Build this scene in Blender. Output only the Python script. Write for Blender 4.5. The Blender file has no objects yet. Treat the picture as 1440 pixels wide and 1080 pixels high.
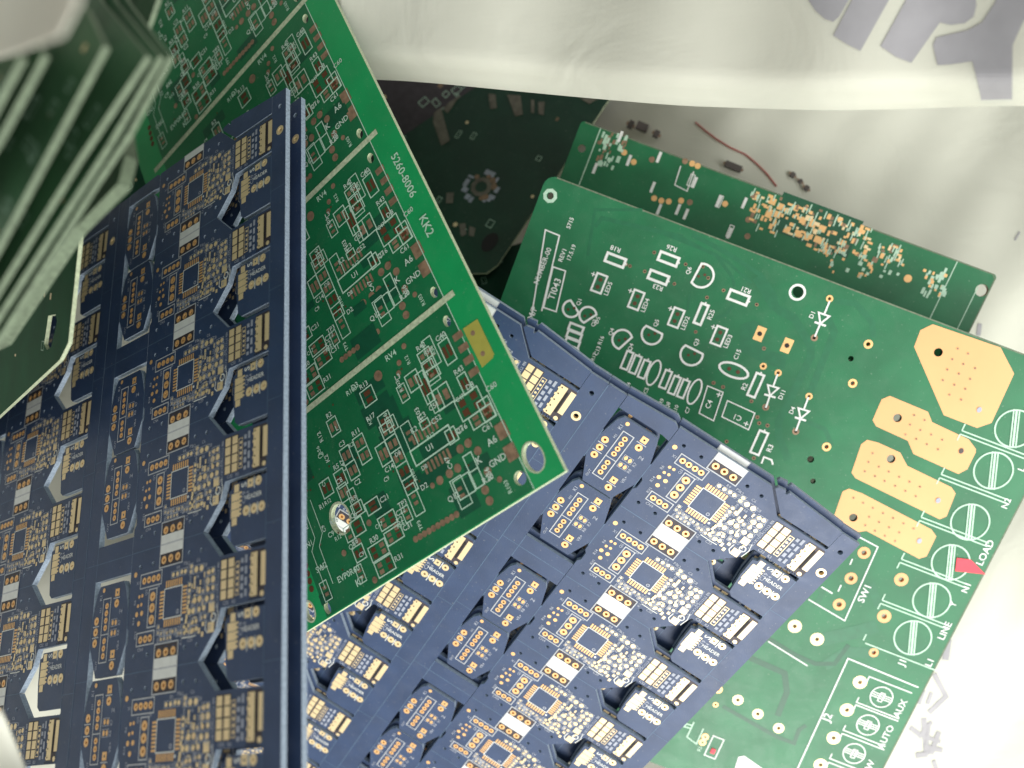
import bpy, math, random
from mathutils import Vector, Matrix
from mathutils.geometry import delaunay_2d_cdt
random.seed(7)
MM = 0.001
H = 0.430                      # camera height above the lowest point of the bag floor
FPX = 1150.0                   # focal length in pixels of the 1440 px wide photo

# ------------------------------------------------------------------ camera, light, exposure
sc = bpy.context.scene
cam_d = bpy.data.cameras.new('camera'); cam = bpy.data.objects.new('camera', cam_d)
sc.collection.objects.link(cam); sc.camera = cam
cam.location = (0, 0, H)
cam_d.sensor_width = 36; cam_d.lens = 36*FPX/1440
cam_d.clip_start = 0.002; cam_d.clip_end = 20
cam_d.dof.use_dof = True; cam_d.dof.focus_distance = 0.250; cam_d.dof.aperture_fstop = 8.5

world = bpy.data.worlds.new('World'); sc.world = world; world.use_nodes = True
bg = world.node_tree.nodes['Background']
bg.inputs['Color'].default_value = (0.98, 1.0, 0.955, 1); bg.inputs['Strength'].default_value = 0.28

def area(name, loc, target, size, power, color):
    d = bpy.data.lights.new(name, 'AREA'); d.shape = 'DISK'; d.size = size; d.energy = power; d.color = color
    o = bpy.data.objects.new(name, d); sc.collection.objects.link(o); o.location = loc
    o.rotation_euler = (Vector(target)-Vector(loc)).to_track_quat('-Z', 'Y').to_euler()
    return o
area('window_light', (0.14, -0.68, 0.60), (0.08, -0.12, 0.12), 0.60, 9.5, (1.0, 0.985, 0.94))
area('overhead_light', (0.35, 0.25, 0.95), (0.0, 0.05, 0.15), 0.60, 2.0, (0.97, 1.0, 0.97))
area('side_light', (0.46, -0.22, 0.46), (0.20, -0.10, 0.12), 0.34, 2.3, (1.0, 0.98, 0.93))
sc.view_settings.view_transform = 'Standard'; sc.view_settings.look = 'None'
sc.view_settings.exposure = 0.0; sc.view_settings.gamma = 1
sc.render.engine = 'CYCLES'

# ------------------------------------------------------------------ materials
def mat(name, col, rough=0.5, metal=0.0, spec=0.5, coat=0.0, var=0.0, scale=400, bump=0.0, bscale=900, col2=None, trans=0.0, coat_r=0.15, wear=False):
    m = bpy.data.materials.new(name); m.use_nodes = True; nt = m.node_tree; b = nt.nodes['Principled BSDF']
    b.inputs['Roughness'].default_value = rough; b.inputs['Metallic'].default_value = metal
    b.inputs['Specular IOR Level'].default_value = spec; b.inputs['Coat Weight'].default_value = coat
    b.inputs['Coat Roughness'].default_value = coat_r
    b.inputs['Base Color'].default_value = (*col, 1)
    tc = nt.nodes.new('ShaderNodeTexCoord')
    if var > 0 or col2:
        n = nt.nodes.new('ShaderNodeTexNoise'); n.inputs['Scale'].default_value = scale; n.inputs['Detail'].default_value = 6
        nt.links.new(tc.outputs['Object'], n.inputs['Vector'])
        r = nt.nodes.new('ShaderNodeMapRange'); r.inputs[1].default_value = 0.3; r.inputs[2].default_value = 0.7
        nt.links.new(n.outputs['Fac'], r.inputs[0])
        mx = nt.nodes.new('ShaderNodeMix'); mx.data_type = 'RGBA'
        c2 = col2 or tuple(min(1, c*(1+var)) for c in col)
        c1 = col if col2 else tuple(c*(1-var) for c in col)
        mx.inputs[6].default_value = (*c1, 1); mx.inputs[7].default_value = (*c2, 1)
        nt.links.new(r.outputs[0], mx.inputs[0]); nt.links.new(mx.outputs[2], b.inputs['Base Color'])
    if wear:
        n4 = nt.nodes.new('ShaderNodeTexNoise'); n4.inputs['Scale'].default_value = 130; n4.inputs['Detail'].default_value = 9; n4.inputs['Roughness'].default_value = 0.7; n4.inputs['Distortion'].default_value = 0.8
        nt.links.new(tc.outputs['Object'], n4.inputs['Vector'])
        r4 = nt.nodes.new('ShaderNodeMapRange'); r4.inputs[1].default_value = 0.35; r4.inputs[2].default_value = 0.7; r4.inputs[3].default_value = rough-0.03; r4.inputs[4].default_value = rough+0.10
        nt.links.new(n4.outputs['Fac'], r4.inputs[0]); nt.links.new(r4.outputs[0], b.inputs['Roughness'])
        # thin film of pale dust in patches and specks
        n5 = nt.nodes.new('ShaderNodeTexNoise'); n5.inputs['Scale'].default_value = 900; n5.inputs['Detail'].default_value = 3
        nt.links.new(tc.outputs['Object'], n5.inputs['Vector'])
        r5 = nt.nodes.new('ShaderNodeMapRange'); r5.inputs[1].default_value = 0.66; r5.inputs[2].default_value = 0.80; r5.inputs[3].default_value = 0.0; r5.inputs[4].default_value = 0.35
        nt.links.new(n5.outputs['Fac'], r5.inputs[0])
        r6 = nt.nodes.new('ShaderNodeMapRange'); r6.inputs[1].default_value = 0.5; r6.inputs[2].default_value = 0.8; r6.inputs[3].default_value = 0.0; r6.inputs[4].default_value = 0.04
        nt.links.new(n4.outputs['Fac'], r6.inputs[0])
        ad = nt.nodes.new('ShaderNodeMath'); ad.operation = 'ADD'; nt.links.new(r5.outputs[0], ad.inputs[0]); nt.links.new(r6.outputs[0], ad.inputs[1])
        m5 = nt.nodes.new('ShaderNodeMix'); m5.data_type = 'RGBA'; m5.inputs[7].default_value = (0.42, 0.42, 0.38, 1)
        src = b.inputs['Base Color'].links[0].from_socket if b.inputs['Base Color'].links else None
        if src: nt.links.new(src, m5.inputs[6])
        else: m5.inputs[6].default_value = (*col, 1)
        nt.links.new(ad.outputs[0], m5.inputs[0]); nt.links.new(m5.outputs[2], b.inputs['Base Color'])
    if bump > 0:
        n2 = nt.nodes.new('ShaderNodeTexNoise'); n2.inputs['Scale'].default_value = bscale; n2.inputs['Detail'].default_value = 4
        nt.links.new(tc.outputs['Object'], n2.inputs['Vector'])
        bp = nt.nodes.new('ShaderNodeBump'); bp.inputs['Strength'].default_value = bump; bp.inputs['Distance'].default_value = 0.0002
        nt.links.new(n2.outputs['Fac'], bp.inputs['Height']); nt.links.new(bp.outputs['Normal'], b.inputs['Normal'])
    return m

M = {
 'blue':   mat('blue_solder_mask', (0.032, 0.058, 0.130), 0.46, spec=0.5, var=0.14, scale=90, bump=0.25, bscale=2600, wear=True),
 'blue_edge': mat('blue_board_edge', (0.24, 0.30, 0.38), 0.65, var=0.25, scale=1500),
 'green':  mat('green_solder_mask', (0.008, 0.30, 0.092), 0.42, spec=0.5, var=0.08, scale=70, bump=0.2, bscale=2600, wear=True),
 'green_deep': mat('deep_green_solder_mask', (0.006, 0.132, 0.050), 0.42, spec=0.5, var=0.15, scale=60, bump=0.2, bscale=2600, wear=True),
 'green_trace': mat('copper_under_deep_green_mask', (0.009, 0.125, 0.054), 0.42, var=0.08),
 'green_field': mat('green_mask_over_copper_pour', (0.007, 0.140, 0.050), 0.42, var=0.14, scale=60, bump=0.2, bscale=2600, wear=True),
 'green_pour': mat('laminate_under_green_mask', (0.006, 0.080, 0.038), 0.42, var=0.1),
 'green_light': mat('copper_under_green_mask', (0.012, 0.27, 0.09), 0.40, var=0.08),
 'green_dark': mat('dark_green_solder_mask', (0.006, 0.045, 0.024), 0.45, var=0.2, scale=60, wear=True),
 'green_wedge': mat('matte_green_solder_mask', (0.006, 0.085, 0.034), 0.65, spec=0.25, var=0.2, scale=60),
 'green_old': mat('dull_green_solder_mask', (0.050, 0.125, 0.062), 0.50, spec=0.35, var=0.35, scale=50, bump=0.25, wear=True),
 'fibre':  mat('glass_fibre_edge', (0.44, 0.50, 0.34), 0.75, var=0.2, scale=1200),
 'fibre_green':  mat('green_tinted_fibre_edge', (0.125, 0.165, 0.108), 0.75, var=0.25, scale=900),
 'score':  mat('scored_laminate', (0.46, 0.53, 0.36), 0.7, var=0.25, scale=900),
 'bare':   mat('bare_yellow_laminate', (0.38, 0.36, 0.07), 0.45, var=0.06),
 'gold':   mat('gold_plating', (0.84, 0.50, 0.21), 0.45, metal=0.3, spec=0.7, var=0.05, scale=200),
 'gold_big': mat('broad_gold_plating', (0.72, 0.375, 0.165), 0.5, metal=0.12, var=0.04, scale=60),
 'tin':    mat('pale_plated_pad', (0.86, 0.68, 0.40), 0.42, metal=0.3, var=0.05),
 'copper': mat('tarnished_copper_pad', (0.27, 0.175, 0.11), 0.5, metal=0.2, var=0.3, scale=500),
 'silk':   mat('white_silkscreen_ink', (0.74, 0.76, 0.74), 0.6, var=0.06),
 'silk_blue': mat('fine_silkscreen_ink', (0.36, 0.39, 0.47), 0.6, var=0.1),
 'silk_green': mat('thin_silkscreen_ink', (0.46, 0.66, 0.52), 0.6, var=0.1),
 'score_blue': mat('scored_blue_laminate', (0.09, 0.15, 0.24), 0.6, var=0.15),
 'silk_soft': mat('worn_silkscreen_ink', (0.52, 0.64, 0.55), 0.6, var=0.15),
 'worn': mat('dull_residue', (0.17, 0.155, 0.125), 0.8, var=0.3, scale=300),
 'silk_mid': mat('grey_silkscreen_line', (0.50, 0.52, 0.55), 0.6, var=0.1),
 'dark_field': mat('bare_dark_laminate', (0.045, 0.036, 0.045), 0.6, var=0.2),
 'hole':   mat('hole_shadow_resin', (0.012, 0.010, 0.010), 0.7),  # near-black colour painted for the shade inside small holes
 'hole_rust': mat('copper_hole_wall', (0.10, 0.035, 0.012), 0.6),
 'chip':   mat('dark_brown_lead', (0.075, 0.06, 0.055), 0.6),
 'red':    mat('red_sticker_paper', (0.80, 0.05, 0.08), 0.6, var=0.05),
 'thread': mat('red_enamel', (0.42, 0.09, 0.08), 0.5),
 'ink':    mat('grey_purple_print', (0.31, 0.305, 0.325), 0.8, var=0.08, scale=120),
}

def bag_material():
    m = bpy.data.materials.new('woven_bag_plastic'); m.use_nodes = True; nt = m.node_tree; b = nt.nodes['Principled BSDF']
    tc = nt.nodes.new('ShaderNodeTexCoord')
    n = nt.nodes.new('ShaderNodeTexNoise'); n.inputs['Scale'].default_value = 14; n.inputs['Detail'].default_value = 7
    nt.links.new(tc.outputs['Object'], n.inputs['Vector'])
    cr = nt.nodes.new('ShaderNodeValToRGB'); cr.color_ramp.elements[0].position = 0.3; cr.color_ramp.elements[1].position = 0.75
    cr.color_ramp.elements[0].color = (0.74, 0.77, 0.68, 1); cr.color_ramp.elements[1].color = (0.84, 0.87, 0.78, 1)
    nt.links.new(n.outputs['Fac'], cr.inputs[0]); nt.links.new(cr.outputs[0], b.inputs['Base Color'])
    b.inputs['Roughness'].default_value = 0.8; b.inputs['Specular IOR Level'].default_value = 0.2
    # woven tapes: two crossed wave bumps plus soft creases
    hs = []
    for ax in 'XY':
        w = nt.nodes.new('ShaderNodeTexWave'); w.bands_direction = ax; w.inputs['Scale'].default_value = 190; w.inputs['Distortion'].default_value = 0.6
        nt.links.new(tc.outputs['Object'], w.inputs['Vector']); hs.append(w)
    mu = nt.nodes.new('ShaderNodeMath'); mu.operation = 'MULTIPLY'
    nt.links.new(hs[0].outputs['Fac'], mu.inputs[0]); nt.links.new(hs[1].outputs['Fac'], mu.inputs[1])
    bp = nt.nodes.new('ShaderNodeBump'); bp.inputs['Strength'].default_value = 0.12; bp.inputs['Distance'].default_value = 0.0001
    nt.links.new(mu.outputs[0], bp.inputs['Height'])
    n3 = nt.nodes.new('ShaderNodeTexNoise'); n3.inputs['Scale'].default_value = 30; n3.inputs['Detail'].default_value = 3; n3.inputs['Distortion'].default_value = 1.5
    nt.links.new(tc.outputs['Object'], n3.inputs['Vector'])
    bp2 = nt.nodes.new('ShaderNodeBump'); bp2.inputs['Strength'].default_value = 0.22; bp2.inputs['Distance'].default_value = 0.003
    nt.links.new(n3.outputs['Fac'], bp2.inputs['Height']); nt.links.new(bp.outputs['Normal'], bp2.inputs['Normal'])
    nt.links.new(bp2.outputs['Normal'], b.inputs['Normal'])
    tr = nt.nodes.new('ShaderNodeBsdfTranslucent'); tr.inputs['Color'].default_value = (0.74, 0.66, 0.60, 1)
    ms = nt.nodes.new('ShaderNodeMixShader'); ms.inputs[0].default_value = 0.40
    out = nt.nodes['Material Output']; nt.links.new(b.outputs[0], ms.inputs[1]); nt.links.new(tr.outputs[0], ms.inputs[2]); nt.links.new(ms.outputs[0], out.inputs['Surface'])
    return m
M['bag'] = bag_material()

# ------------------------------------------------------------------ frames: board planes in space
def camw(p): return Vector((p[0]*MM, -p[1]*MM, H-p[2]*MM))
def ray(px, py): return Vector(((px-720)/FPX, (py-540)/FPX, 1.0))
def rod(r):
    v = Vector(r); return Matrix.Rotation(v.length, 3, v.normalized())
class Frame:
    """a board's plane: origin O, axes U (right) and V (down) in mm, camera-style axes (x right, y down, z away)"""
    def __init__(s, O, U, V):
        s.O = Vector(O); s.U = Vector(U).normalized(); V = Vector(V); s.V = (V-s.U*V.dot(s.U)).normalized(); s.N = s.U.cross(s.V)
    @classmethod
    def pose(c, rv, t):
        R = rod(rv); return c(t, R.col[0], R.col[1])
    @classmethod
    def three(c, a, b, d):       # a = origin, b along U, d on the V side; each (px, py, depth mm)
        A, B, D = [ray(p[0], p[1])*p[2] for p in (a, b, d)]
        f = c(A, B-A, D-A)
        return f if f.N.dot(A) > 0 else c(A, B-A, A-D)
    def loc(s, px, py):
        d = ray(px, py); X = d*(s.O.dot(s.N)/d.dot(s.N))-s.O; return (X.dot(s.U), X.dot(s.V))
    def shifted(s, u, v, h=0):
        f = Frame(s.O+s.U*u+s.V*v-s.N*h, s.U, s.V); return f
    def matrix(s):
        tw = lambda a: Vector((a[0], -a[1], -a[2]))
        m = Matrix((tw(s.U), tw(-s.V), tw(-s.N))).transposed().to_4x4(); m.translation = camw(s.O); return m
    def Z(s, ox, oy, sc_):       # converter for coordinates read off an enlarged crop of the photo
        return lambda x, y: s.loc(ox+x/sc_, oy+y/sc_)

def empty(name, frame, label, cat, group=None):
    o = bpy.data.objects.new(name, None); sc.collection.objects.link(o); o.matrix_world = frame.matrix()
    o.empty_display_size = 0.02; tag(o, label, cat, group); return o
def tag(o, label=None, cat=None, group=None, kind=None):
    if label: o['label'] = label
    if cat: o['category'] = cat
    if group: o['group'] = group
    if kind: o['kind'] = kind
    return o

# ------------------------------------------------------------------ 2D drawing on a board
GL = {}
def glyphs(s):
    if s not in GL:
        c = bpy.data.curves.new('t', 'FONT'); c.body = s; c.resolution_u = 2; c.offset = 0.012
        o = bpy.data.objects.new('t', c); sc.collection.objects.link(o)
        me = o.to_mesh(); vs = [(v.co.x, v.co.y) for v in me.vertices]; fs = [tuple(p.vertices) for p in me.polygons]
        o.to_mesh_clear(); bpy.data.objects.remove(o); bpy.data.curves.remove(c)
        GL[s] = (vs, fs)
    return GL[s]
class Layer:
    def __init__(s, h=0.0, z=0.0):
        s.v, s.f, s.m, s.h, s.mats, s.k, s.cur = [], [], [], h, [], 0, 0
    def use(s, m):
        if m not in s.mats: s.mats.append(m)
        s.cur = s.mats.index(m); return s
    def _h(s): s.k += 1; return s.h + (s.k % 40)*0.0015
    def add(s, pts, faces, h=None):
        h = s._h() if h is None else h
        b = len(s.v)
        for p in pts: s.v.append((p[0]*MM, -p[1]*MM, (h if len(p) < 3 else p[2])*MM))
        for f in faces: s.f.append(tuple(b+i for i in f)[::-1]); s.m.append(s.cur)
        return s
    def poly(s, pts):
        return s.add(pts, [tuple(range(len(pts)))])
    def rect(s, cu, cv, w, h, ang=0):
        a = math.radians(ang); c, n = math.cos(a), math.sin(a)
        return s.poly([(cu+x*c+y*n, cv-x*n+y*c) for x, y in ((-w/2, -h/2), (w/2, -h/2), (w/2, h/2), (-w/2, h/2))])
    def line(s, pts, w, close=False):
        n = len(pts); L_, R_ = [], []
        for i in range(n):
            a = Vector(pts[(i-1) % n] if (close or i > 0) else pts[i]); b = Vector(pts[(i+1) % n] if (close or i < n-1) else pts[i]); p = Vector(pts[i])
            d1 = (p-a).normalized() if (p-a).length > 1e-9 else (b-p).normalized(); d2 = (b-p).normalized() if (b-p).length > 1e-9 else d1
            t = (d1+d2); t = t.normalized() if t.length > 1e-6 else d1
            nn = Vector((-t.y, t.x)); k = 1/max(0.5, abs(t.dot(d1)))
            L_.append(p+nn*w/2*k); R_.append(p-nn*w/2*k)
        m = n if close else n-1
        return s.add([tuple(x) for x in L_+R_], [(i, (i+1) % n, n+(i+1) % n, n+i) for i in range(m)])
    def box(s, cu, cv, w, h, lw, ang=0):
        a = math.radians(ang); c, n = math.cos(a), math.sin(a)
        return s.line([(cu+x*c+y*n, cv-x*n+y*c) for x, y in ((-w/2, -h/2), (w/2, -h/2), (w/2, h/2), (-w/2, h/2))], lw, True)
    def disc(s, cu, cv, r, n=18, ry=None):
        ry = ry or r
        return s.poly([(cu+r*math.cos(2*math.pi*i/n), cv+ry*math.sin(2*math.pi*i/n)) for i in range(n)])
    def ring(s, cu, cv, r, ri, n=20, depth=0.0):
        pts = [(cu+q*math.cos(2*math.pi*i/n), cv+q*math.sin(2*math.pi*i/n)) for q in (r, ri) for i in range(n)]
        s.add(pts, [(i, (i+1) % n, n+(i+1) % n, n+i) for i in range(n)])
        if depth:   # plated barrel
            hh = s.h
            p2 = [(cu+ri*math.cos(2*math.pi*i/n), cv+ri*math.sin(2*math.pi*i/n), z) for z in (hh, hh-depth) for i in range(n)]
            s.add(p2, [(i, (i+1) % n, n+(i+1) % n, n+i) for i in range(n)])
        return s
    def arc(s, cu, cv, r, a0, a1, w, n=14, ry=None):
        ry = ry or r
        return s.line([(cu+r*math.cos(math.radians(a0+(a1-a0)*i/n)), cv-ry*math.sin(math.radians(a0+(a1-a0)*i/n))) for i in range(n+1)], w)
    def text(s, t, u, v, size, ang=0):
        vs, fs = glyphs(t)
        if not vs: return s
        x0 = (min(p[0] for p in vs)+max(p[0] for p in vs))/2; y0 = (min(p[1] for p in vs)+max(p[1] for p in vs))/2
        a = math.radians(ang); c, n = math.cos(a), math.sin(a)
        return s.add([(u+((x-x0)*c-(y-y0)*n)*size, v-((x-x0)*n+(y-y0)*c)*size) for x, y in vs], [f[::-1] for f in fs])
    def build(s, name, parent=None, label=None):
        me = bpy.data.meshes.new(name); me.from_pydata(s.v, [], s.f)
        for m in s.mats: me.materials.append(M[m])
        me.polygons.foreach_set('material_index', s.m); me.update()
        o = bpy.data.objects.new(name, me); sc.collection.objects.link(o)
        if parent: o.parent = parent
        if label: o['label'] = label
        return o

def inpoly(x, y, P):
    c = False; n = len(P); j = n-1
    for i in range(n):
        xi, yi = P[i]; xj, yj = P[j]
        if (yi > y) != (yj > y) and x < (xj-xi)*(y-yi)/(yj-yi)+xi: c = not c
        j = i
    return c
def circ(cu, cv, r, n=14, ry=None, ang=0):
    ry = ry or r; a = math.radians(ang)
    return [(cu+r*math.cos(t)*math.cos(a)-ry*math.sin(t)*math.sin(a), cv+r*math.cos(t)*math.sin(a)+ry*math.sin(t)*math.cos(a)) for t in (2*math.pi*i/n for i in range(n))]
def plate(name, outline, holes, thick, top, edge, parent=None, hole_mat=None, depthfn=None, extra=None):
    """a board slab with real through holes; top face at h=0"""
    pts, edges, loops = [], [], []
    for lp in [outline]+list(holes):
        b = len(pts); pts += [Vector(p) for p in lp]; n = len(lp); edges += [(b+i, b+(i+1) % n) for i in range(n)]; loops.append(lp)
    if extra: pts += [Vector(p) for p in extra]
    V, E_, F, *_ = delaunay_2d_cdt(pts, edges, [], 0, 1e-5)
    bb = [(min(p[0] for p in h), max(p[0] for p in h), min(p[1] for p in h), max(p[1] for p in h), h) for h in holes]
    L_ = Layer(); L_.mats = [top, edge, hole_mat or edge]
    nv = len(V); fs = []
    for f in F:
        cx = sum(V[i][0] for i in f)/3; cy = sum(V[i][1] for i in f)/3
        if not inpoly(cx, cy, outline): continue
        if any(a <= cx <= b and c <= cy <= d and inpoly(cx, cy, h) for a, b, c, d, h in bb): continue
        ar = (V[f[1]][0]-V[f[0]][0])*(V[f[2]][1]-V[f[0]][1])-(V[f[2]][0]-V[f[0]][0])*(V[f[1]][1]-V[f[0]][1])
        fs.append(tuple(f) if ar > 0 else tuple(f)[::-1])
    L_.cur = 0; L_.add([(p[0], p[1], 0) for p in V], fs)
    L_.cur = 0; L_.add([(p[0], p[1], -thick) for p in V], [f[::-1] for f in fs])
    for k, lp in enumerate(loops):
        n = len(lp); L_.cur = 1 if k == 0 else 2
        ar = sum(lp[i][0]*lp[(i+1) % n][1]-lp[(i+1) % n][0]*lp[i][1] for i in range(n))
        q = [(i, (i+1) % n, n+(i+1) % n, n+i) for i in range(n)]
        if (ar > 0) == (k == 0): q = [f[::-1] for f in q]
        L_.add([(p[0], p[1], 0) for p in lp]+[(p[0], p[1], -thick) for p in lp], q)
    return L_.build(name, parent)

SKIP = set(); KEEP1 = set()
ONECOL = set()
def copy_tree(o, parent=None, skip=None):
    c = o.copy(); sc.collection.objects.link(c); c.parent = parent
    for ch in KIDS.get(o.name, []):
        if not (skip and ch.name in skip): copy_tree(ch, c, None)
    return c
KIDS = {}
def index_kids():
    KIDS.clear()
    for x in bpy.data.objects:
        if x.parent: KIDS.setdefault(x.parent.name, []).append(x)

# ================================================================== THE BAG (structure around the boards)
def sheet(fn, x0, x1, y0, y1, step, name, parent, matname='bag', thick=0.6):
    """a cloth sheet: fn(px,py)->point in camera mm, sampled on a grid, with real thickness"""
    nx = int((x1-x0)/step)+1; ny = int((y1-y0)/step)+1
    vs = []
    for j in range(ny):
        for i in range(nx):
            p = fn(x0+i*step, y0+j*step); vs.append(camw(p))
    fs = [(j*nx+i, (j+1)*nx+i, (j+1)*nx+i+1, j*nx+i+1) for j in range(ny-1) for i in range(nx-1)]
    me = bpy.data.meshes.new(name); me.from_pydata(vs, [], fs); me.materials.append(M[matname])
    me.polygons.foreach_set('use_smooth', [True]*len(fs)); me.update()
    o = bpy.data.objects.new(name, me); sc.collection.objects.link(o); o.parent = parent
    md = o.modifiers.new('thickness', 'SOLIDIFY'); md.thickness = thick*MM; md.offset = -1
    return o
def sm(a, b, x):
    t = max(0, min(1, (x-a)/(b-a))); return t*t*(3-2*t)

bag = bpy.data.objects.new('woven_bag', None); sc.collection.objects.link(bag); bag.location = (0, 0, 0)
tag(bag, 'open white woven plastic bag with grey printed characters holding all the boards', 'bag')

def liner(x, y):      # x, y in camera mm at the depth found here (a height field)
    z = 322 + 98*sm(90, -60, x) + 8*sm(-60, -160, y)
    z -= 62*sm(-40, 110, y)*sm(-70, -170, x)
    z -= 70*sm(190, 330, x) + 45*sm(-170, -330, y) + 150*sm(-240, -420, x) + 40*sm(190, 400, y)
    z += 3.5*math.sin(x*0.035+y*0.05) + 0.9*math.sin(x*0.09-y*0.06+1.3) + 0.5*math.sin(x*0.21+y*0.13)
    return z
def liner_pt(x, y): return (x, y, liner(x, y))
def liner_hit(px, py):
    d = ray(px, py); z = 320
    for _ in range(12): z = liner(d.x*z, d.y*z)
    return (d.x*z, d.y*z, z)
sheet(liner_pt, -460, 460, -400, 400, 3, 'bag_wall', bag)

def flap_depth(px, py):   # the wall of the bag folded over towards the camera along the top
    hem = 112 + 40*sm(540, 1000, px) + 3*math.sin(px*0.012)
    return hem
def zf(s): return 190 + 72*(1440-s)/960 + 2*math.sin(s*0.009+1)
def flap_fn(s, t):
    # s = pixel column, t runs 0 (far above the frame) .. 1 (hem) .. 1.25 (turned under)
    hem = flap_depth(s, 0)
    if t <= 1:
        py = -420 + (hem+420)*t
        z = zf(s) - 16*(1-t) + 1.2*math.sin(s*0.023+t*3) + 9*sm(0.90, 1.0, t)**2
        d = ray(s, py)
        return tuple(d*z)
    k = (t-1)/0.25
    d = ray(s, hem-26*sm(0, 1, k)); z = zf(s)+9+34*k + 1.2*math.sin(s*0.023+3)
    return tuple(d*z)
def flap_grid(x, y): return flap_fn(x, y/400.0)
sheet(flap_grid, 474, 1900, 0, 500, 8, 'folded_flap', bag)
# turned-over corner of the bag at the upper left and a bit at the lower left, both close to the camera
def corner_a(i, j):
    a = i/100.0; b = j/100.0; x0 = -260+372*a
    y = -220+b*(220+88-0.20*max(0, x0)-0.0012*max(0, x0)**2); x = -260+a*(260+112-0.5*max(0, y))
    d = ray(x, y); z = 112-0.25*x + 1.5*math.sin(x*0.03+y*0.02); return tuple(d*z)
sheet(corner_a, 0, 100, 0, 100, 2.5, 'folded_flap', bag, thick=0.2)
sheet(lambda x, y: tuple(ray(-260+(x/100.0)*(260+0.92*y), 1000+(y/100.0)*220)*(150+4*math.sin(y*.05))), 0, 100, 0, 100, 5, 'folded_flap', bag)

def print_poly(name, hit, poly, parent, off=0.5, step=6):
    """printed ink following the cloth: polygon in photo pixels, meshed finely and laid on the sheet"""
    x0 = min(p[0] for p in poly); x1 = max(p[0] for p in poly); y0 = min(p[1] for p in poly); y1 = max(p[1] for p in poly)
    dens = []
    n = len(poly)
    for i in range(n):
        a, b = poly[i], poly[(i+1) % n]; m = max(1, int(math.dist(a, b)/step))
        dens += [(a[0]+(b[0]-a[0])*k/m, a[1]+(b[1]-a[1])*k/m) for k in range(m)]
    ex = []
    y = y0+step/2
    while y < y1:
        x = x0+step/2
        while x < x1:
            if inpoly(x, y, poly): ex.append((x, y))
            x += step
        y += step
    pts = [Vector(p) for p in dens+ex]; e = [(i, (i+1) % len(dens)) for i in range(len(dens))]
    V, E_, F, *_ = delaunay_2d_cdt(pts, e, [], 0, 1e-4)
    vs = []
    for p in V:
        q = Vector(hit(p[0], p[1])); q = q*(1-off/q.length); vs.append(camw(q))
    fs = [tuple(f) for f in F if inpoly(sum(V[i][0] for i in f)/3, sum(V[i][1] for i in f)/3, dens)]
    return vs, fs
def flap_hit(px, py):
    hem = flap_depth(px, 0); return flap_fn(px, (py+420)/(hem+420))
def prints(name, hit, polys, parent, matname='ink', step=6):
    V_, F_ = [], []
    for k, p in enumerate(polys):
        vs, fs = print_poly(name, hit, p, parent, 0.22+0.02*k, step); b = len(V_); V_ += vs; F_ += [tuple(b+i for i in f) for f in fs]
    me = bpy.data.meshes.new(name); me.from_pydata(V_, [], F_); me.materials.append(M[matname]); me.update()
    o = bpy.data.objects.new(name, me); sc.collection.objects.link(o); o.parent = parent; return o
z3 = lambda *q: [(960+x/3, y/3) for x, y in q]
big = [z3((500, -60), (530, 0), (560, 45), (600, 80), (635, 92), (660, 70), (700, 0), (730, -60)),
       z3((745, -60), (635, 150), (690, 185), (750, 215), (870, 0), (905, -60)),
       z3((975, -60), (835, 195), (900, 240), (965, 265), (1085, 95), (1130, 105), (1190, 98), (1228, 70), (1240, 20), (1225, -60)),
       z3((1340, -60), (1318, 10), (1262, 95), (1200, 128), (1070, 158), (1056, 190), (1075, 275), (1130, 272), (1222, 258), (1240, 330), (1262, 432), (1390, 430), (1392, 190), (1440, 85), (1560, 60), (1600, -60))]
for b_ in big: prints('printed_character', flap_hit, [b_], bag)
def stroke(p0, p1, w):
    a = Vector(p0); b = Vector(p1); n = Vector((-(b-a).y, (b-a).x)).normalized()*w/2
    return [tuple(a+n), tuple(b+n), tuple(b-n), tuple(a-n)]
zc = lambda x, y: (1120+x/4.91, 860+y/4.91)
st = [((1050, 190), (1030, 335), 46), ((952, 430), (1040, 600), 34), ((1040, 580), (915, 700), 34), ((935, 560), (905, 640), 26), ((880, 540), (845, 640), 28),
      ((880, 735), (900, 990), 40), ((785, 800), (850, 850), 34), ((935, 760), (845, 870), 26), ((985, 830), (930, 985), 34), ((870, 860), (995, 900), 26), ((880, 930), (1010, 960), 32), ((920, 770), (900, 930), 22), ((825, 995), (905, 985), 36), ((948, 1030), (975, 1110), 28)]
small = [stroke(zc(a[0], a[1]), zc(b[0], b[1]), w/4.91) for a, b, w in st]
small += [stroke((1378, 455), (1376, 472), 6), stroke((1427, 338), (1434, 326), 2.5)]
prints('printed_character', liner_hit, small[:5], bag, step=5); prints('printed_character', liner_hit, small[5:14], bag, step=5); prints('printed_mark', liner_hit, small[14:15], bag, step=5); prints('printed_mark', liner_hit, small[15:], bag, step=5)

# ================================================================== BLUE PANEL
P = 32.064; U2 = 87.381
FC = Frame.pose((0.40903032, 0.1106073915, 0.56244831), (58.377009, 35.9509233, 245.442634))
FL0 = Frame.pose((-0.3322801527, 0.5925457081, -0.2056028512), (-97.426790, -32.275869, 248.2006654))
FL = FL0.shifted(0, -P)
ROWS = 7
D8 = 0.045

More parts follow.
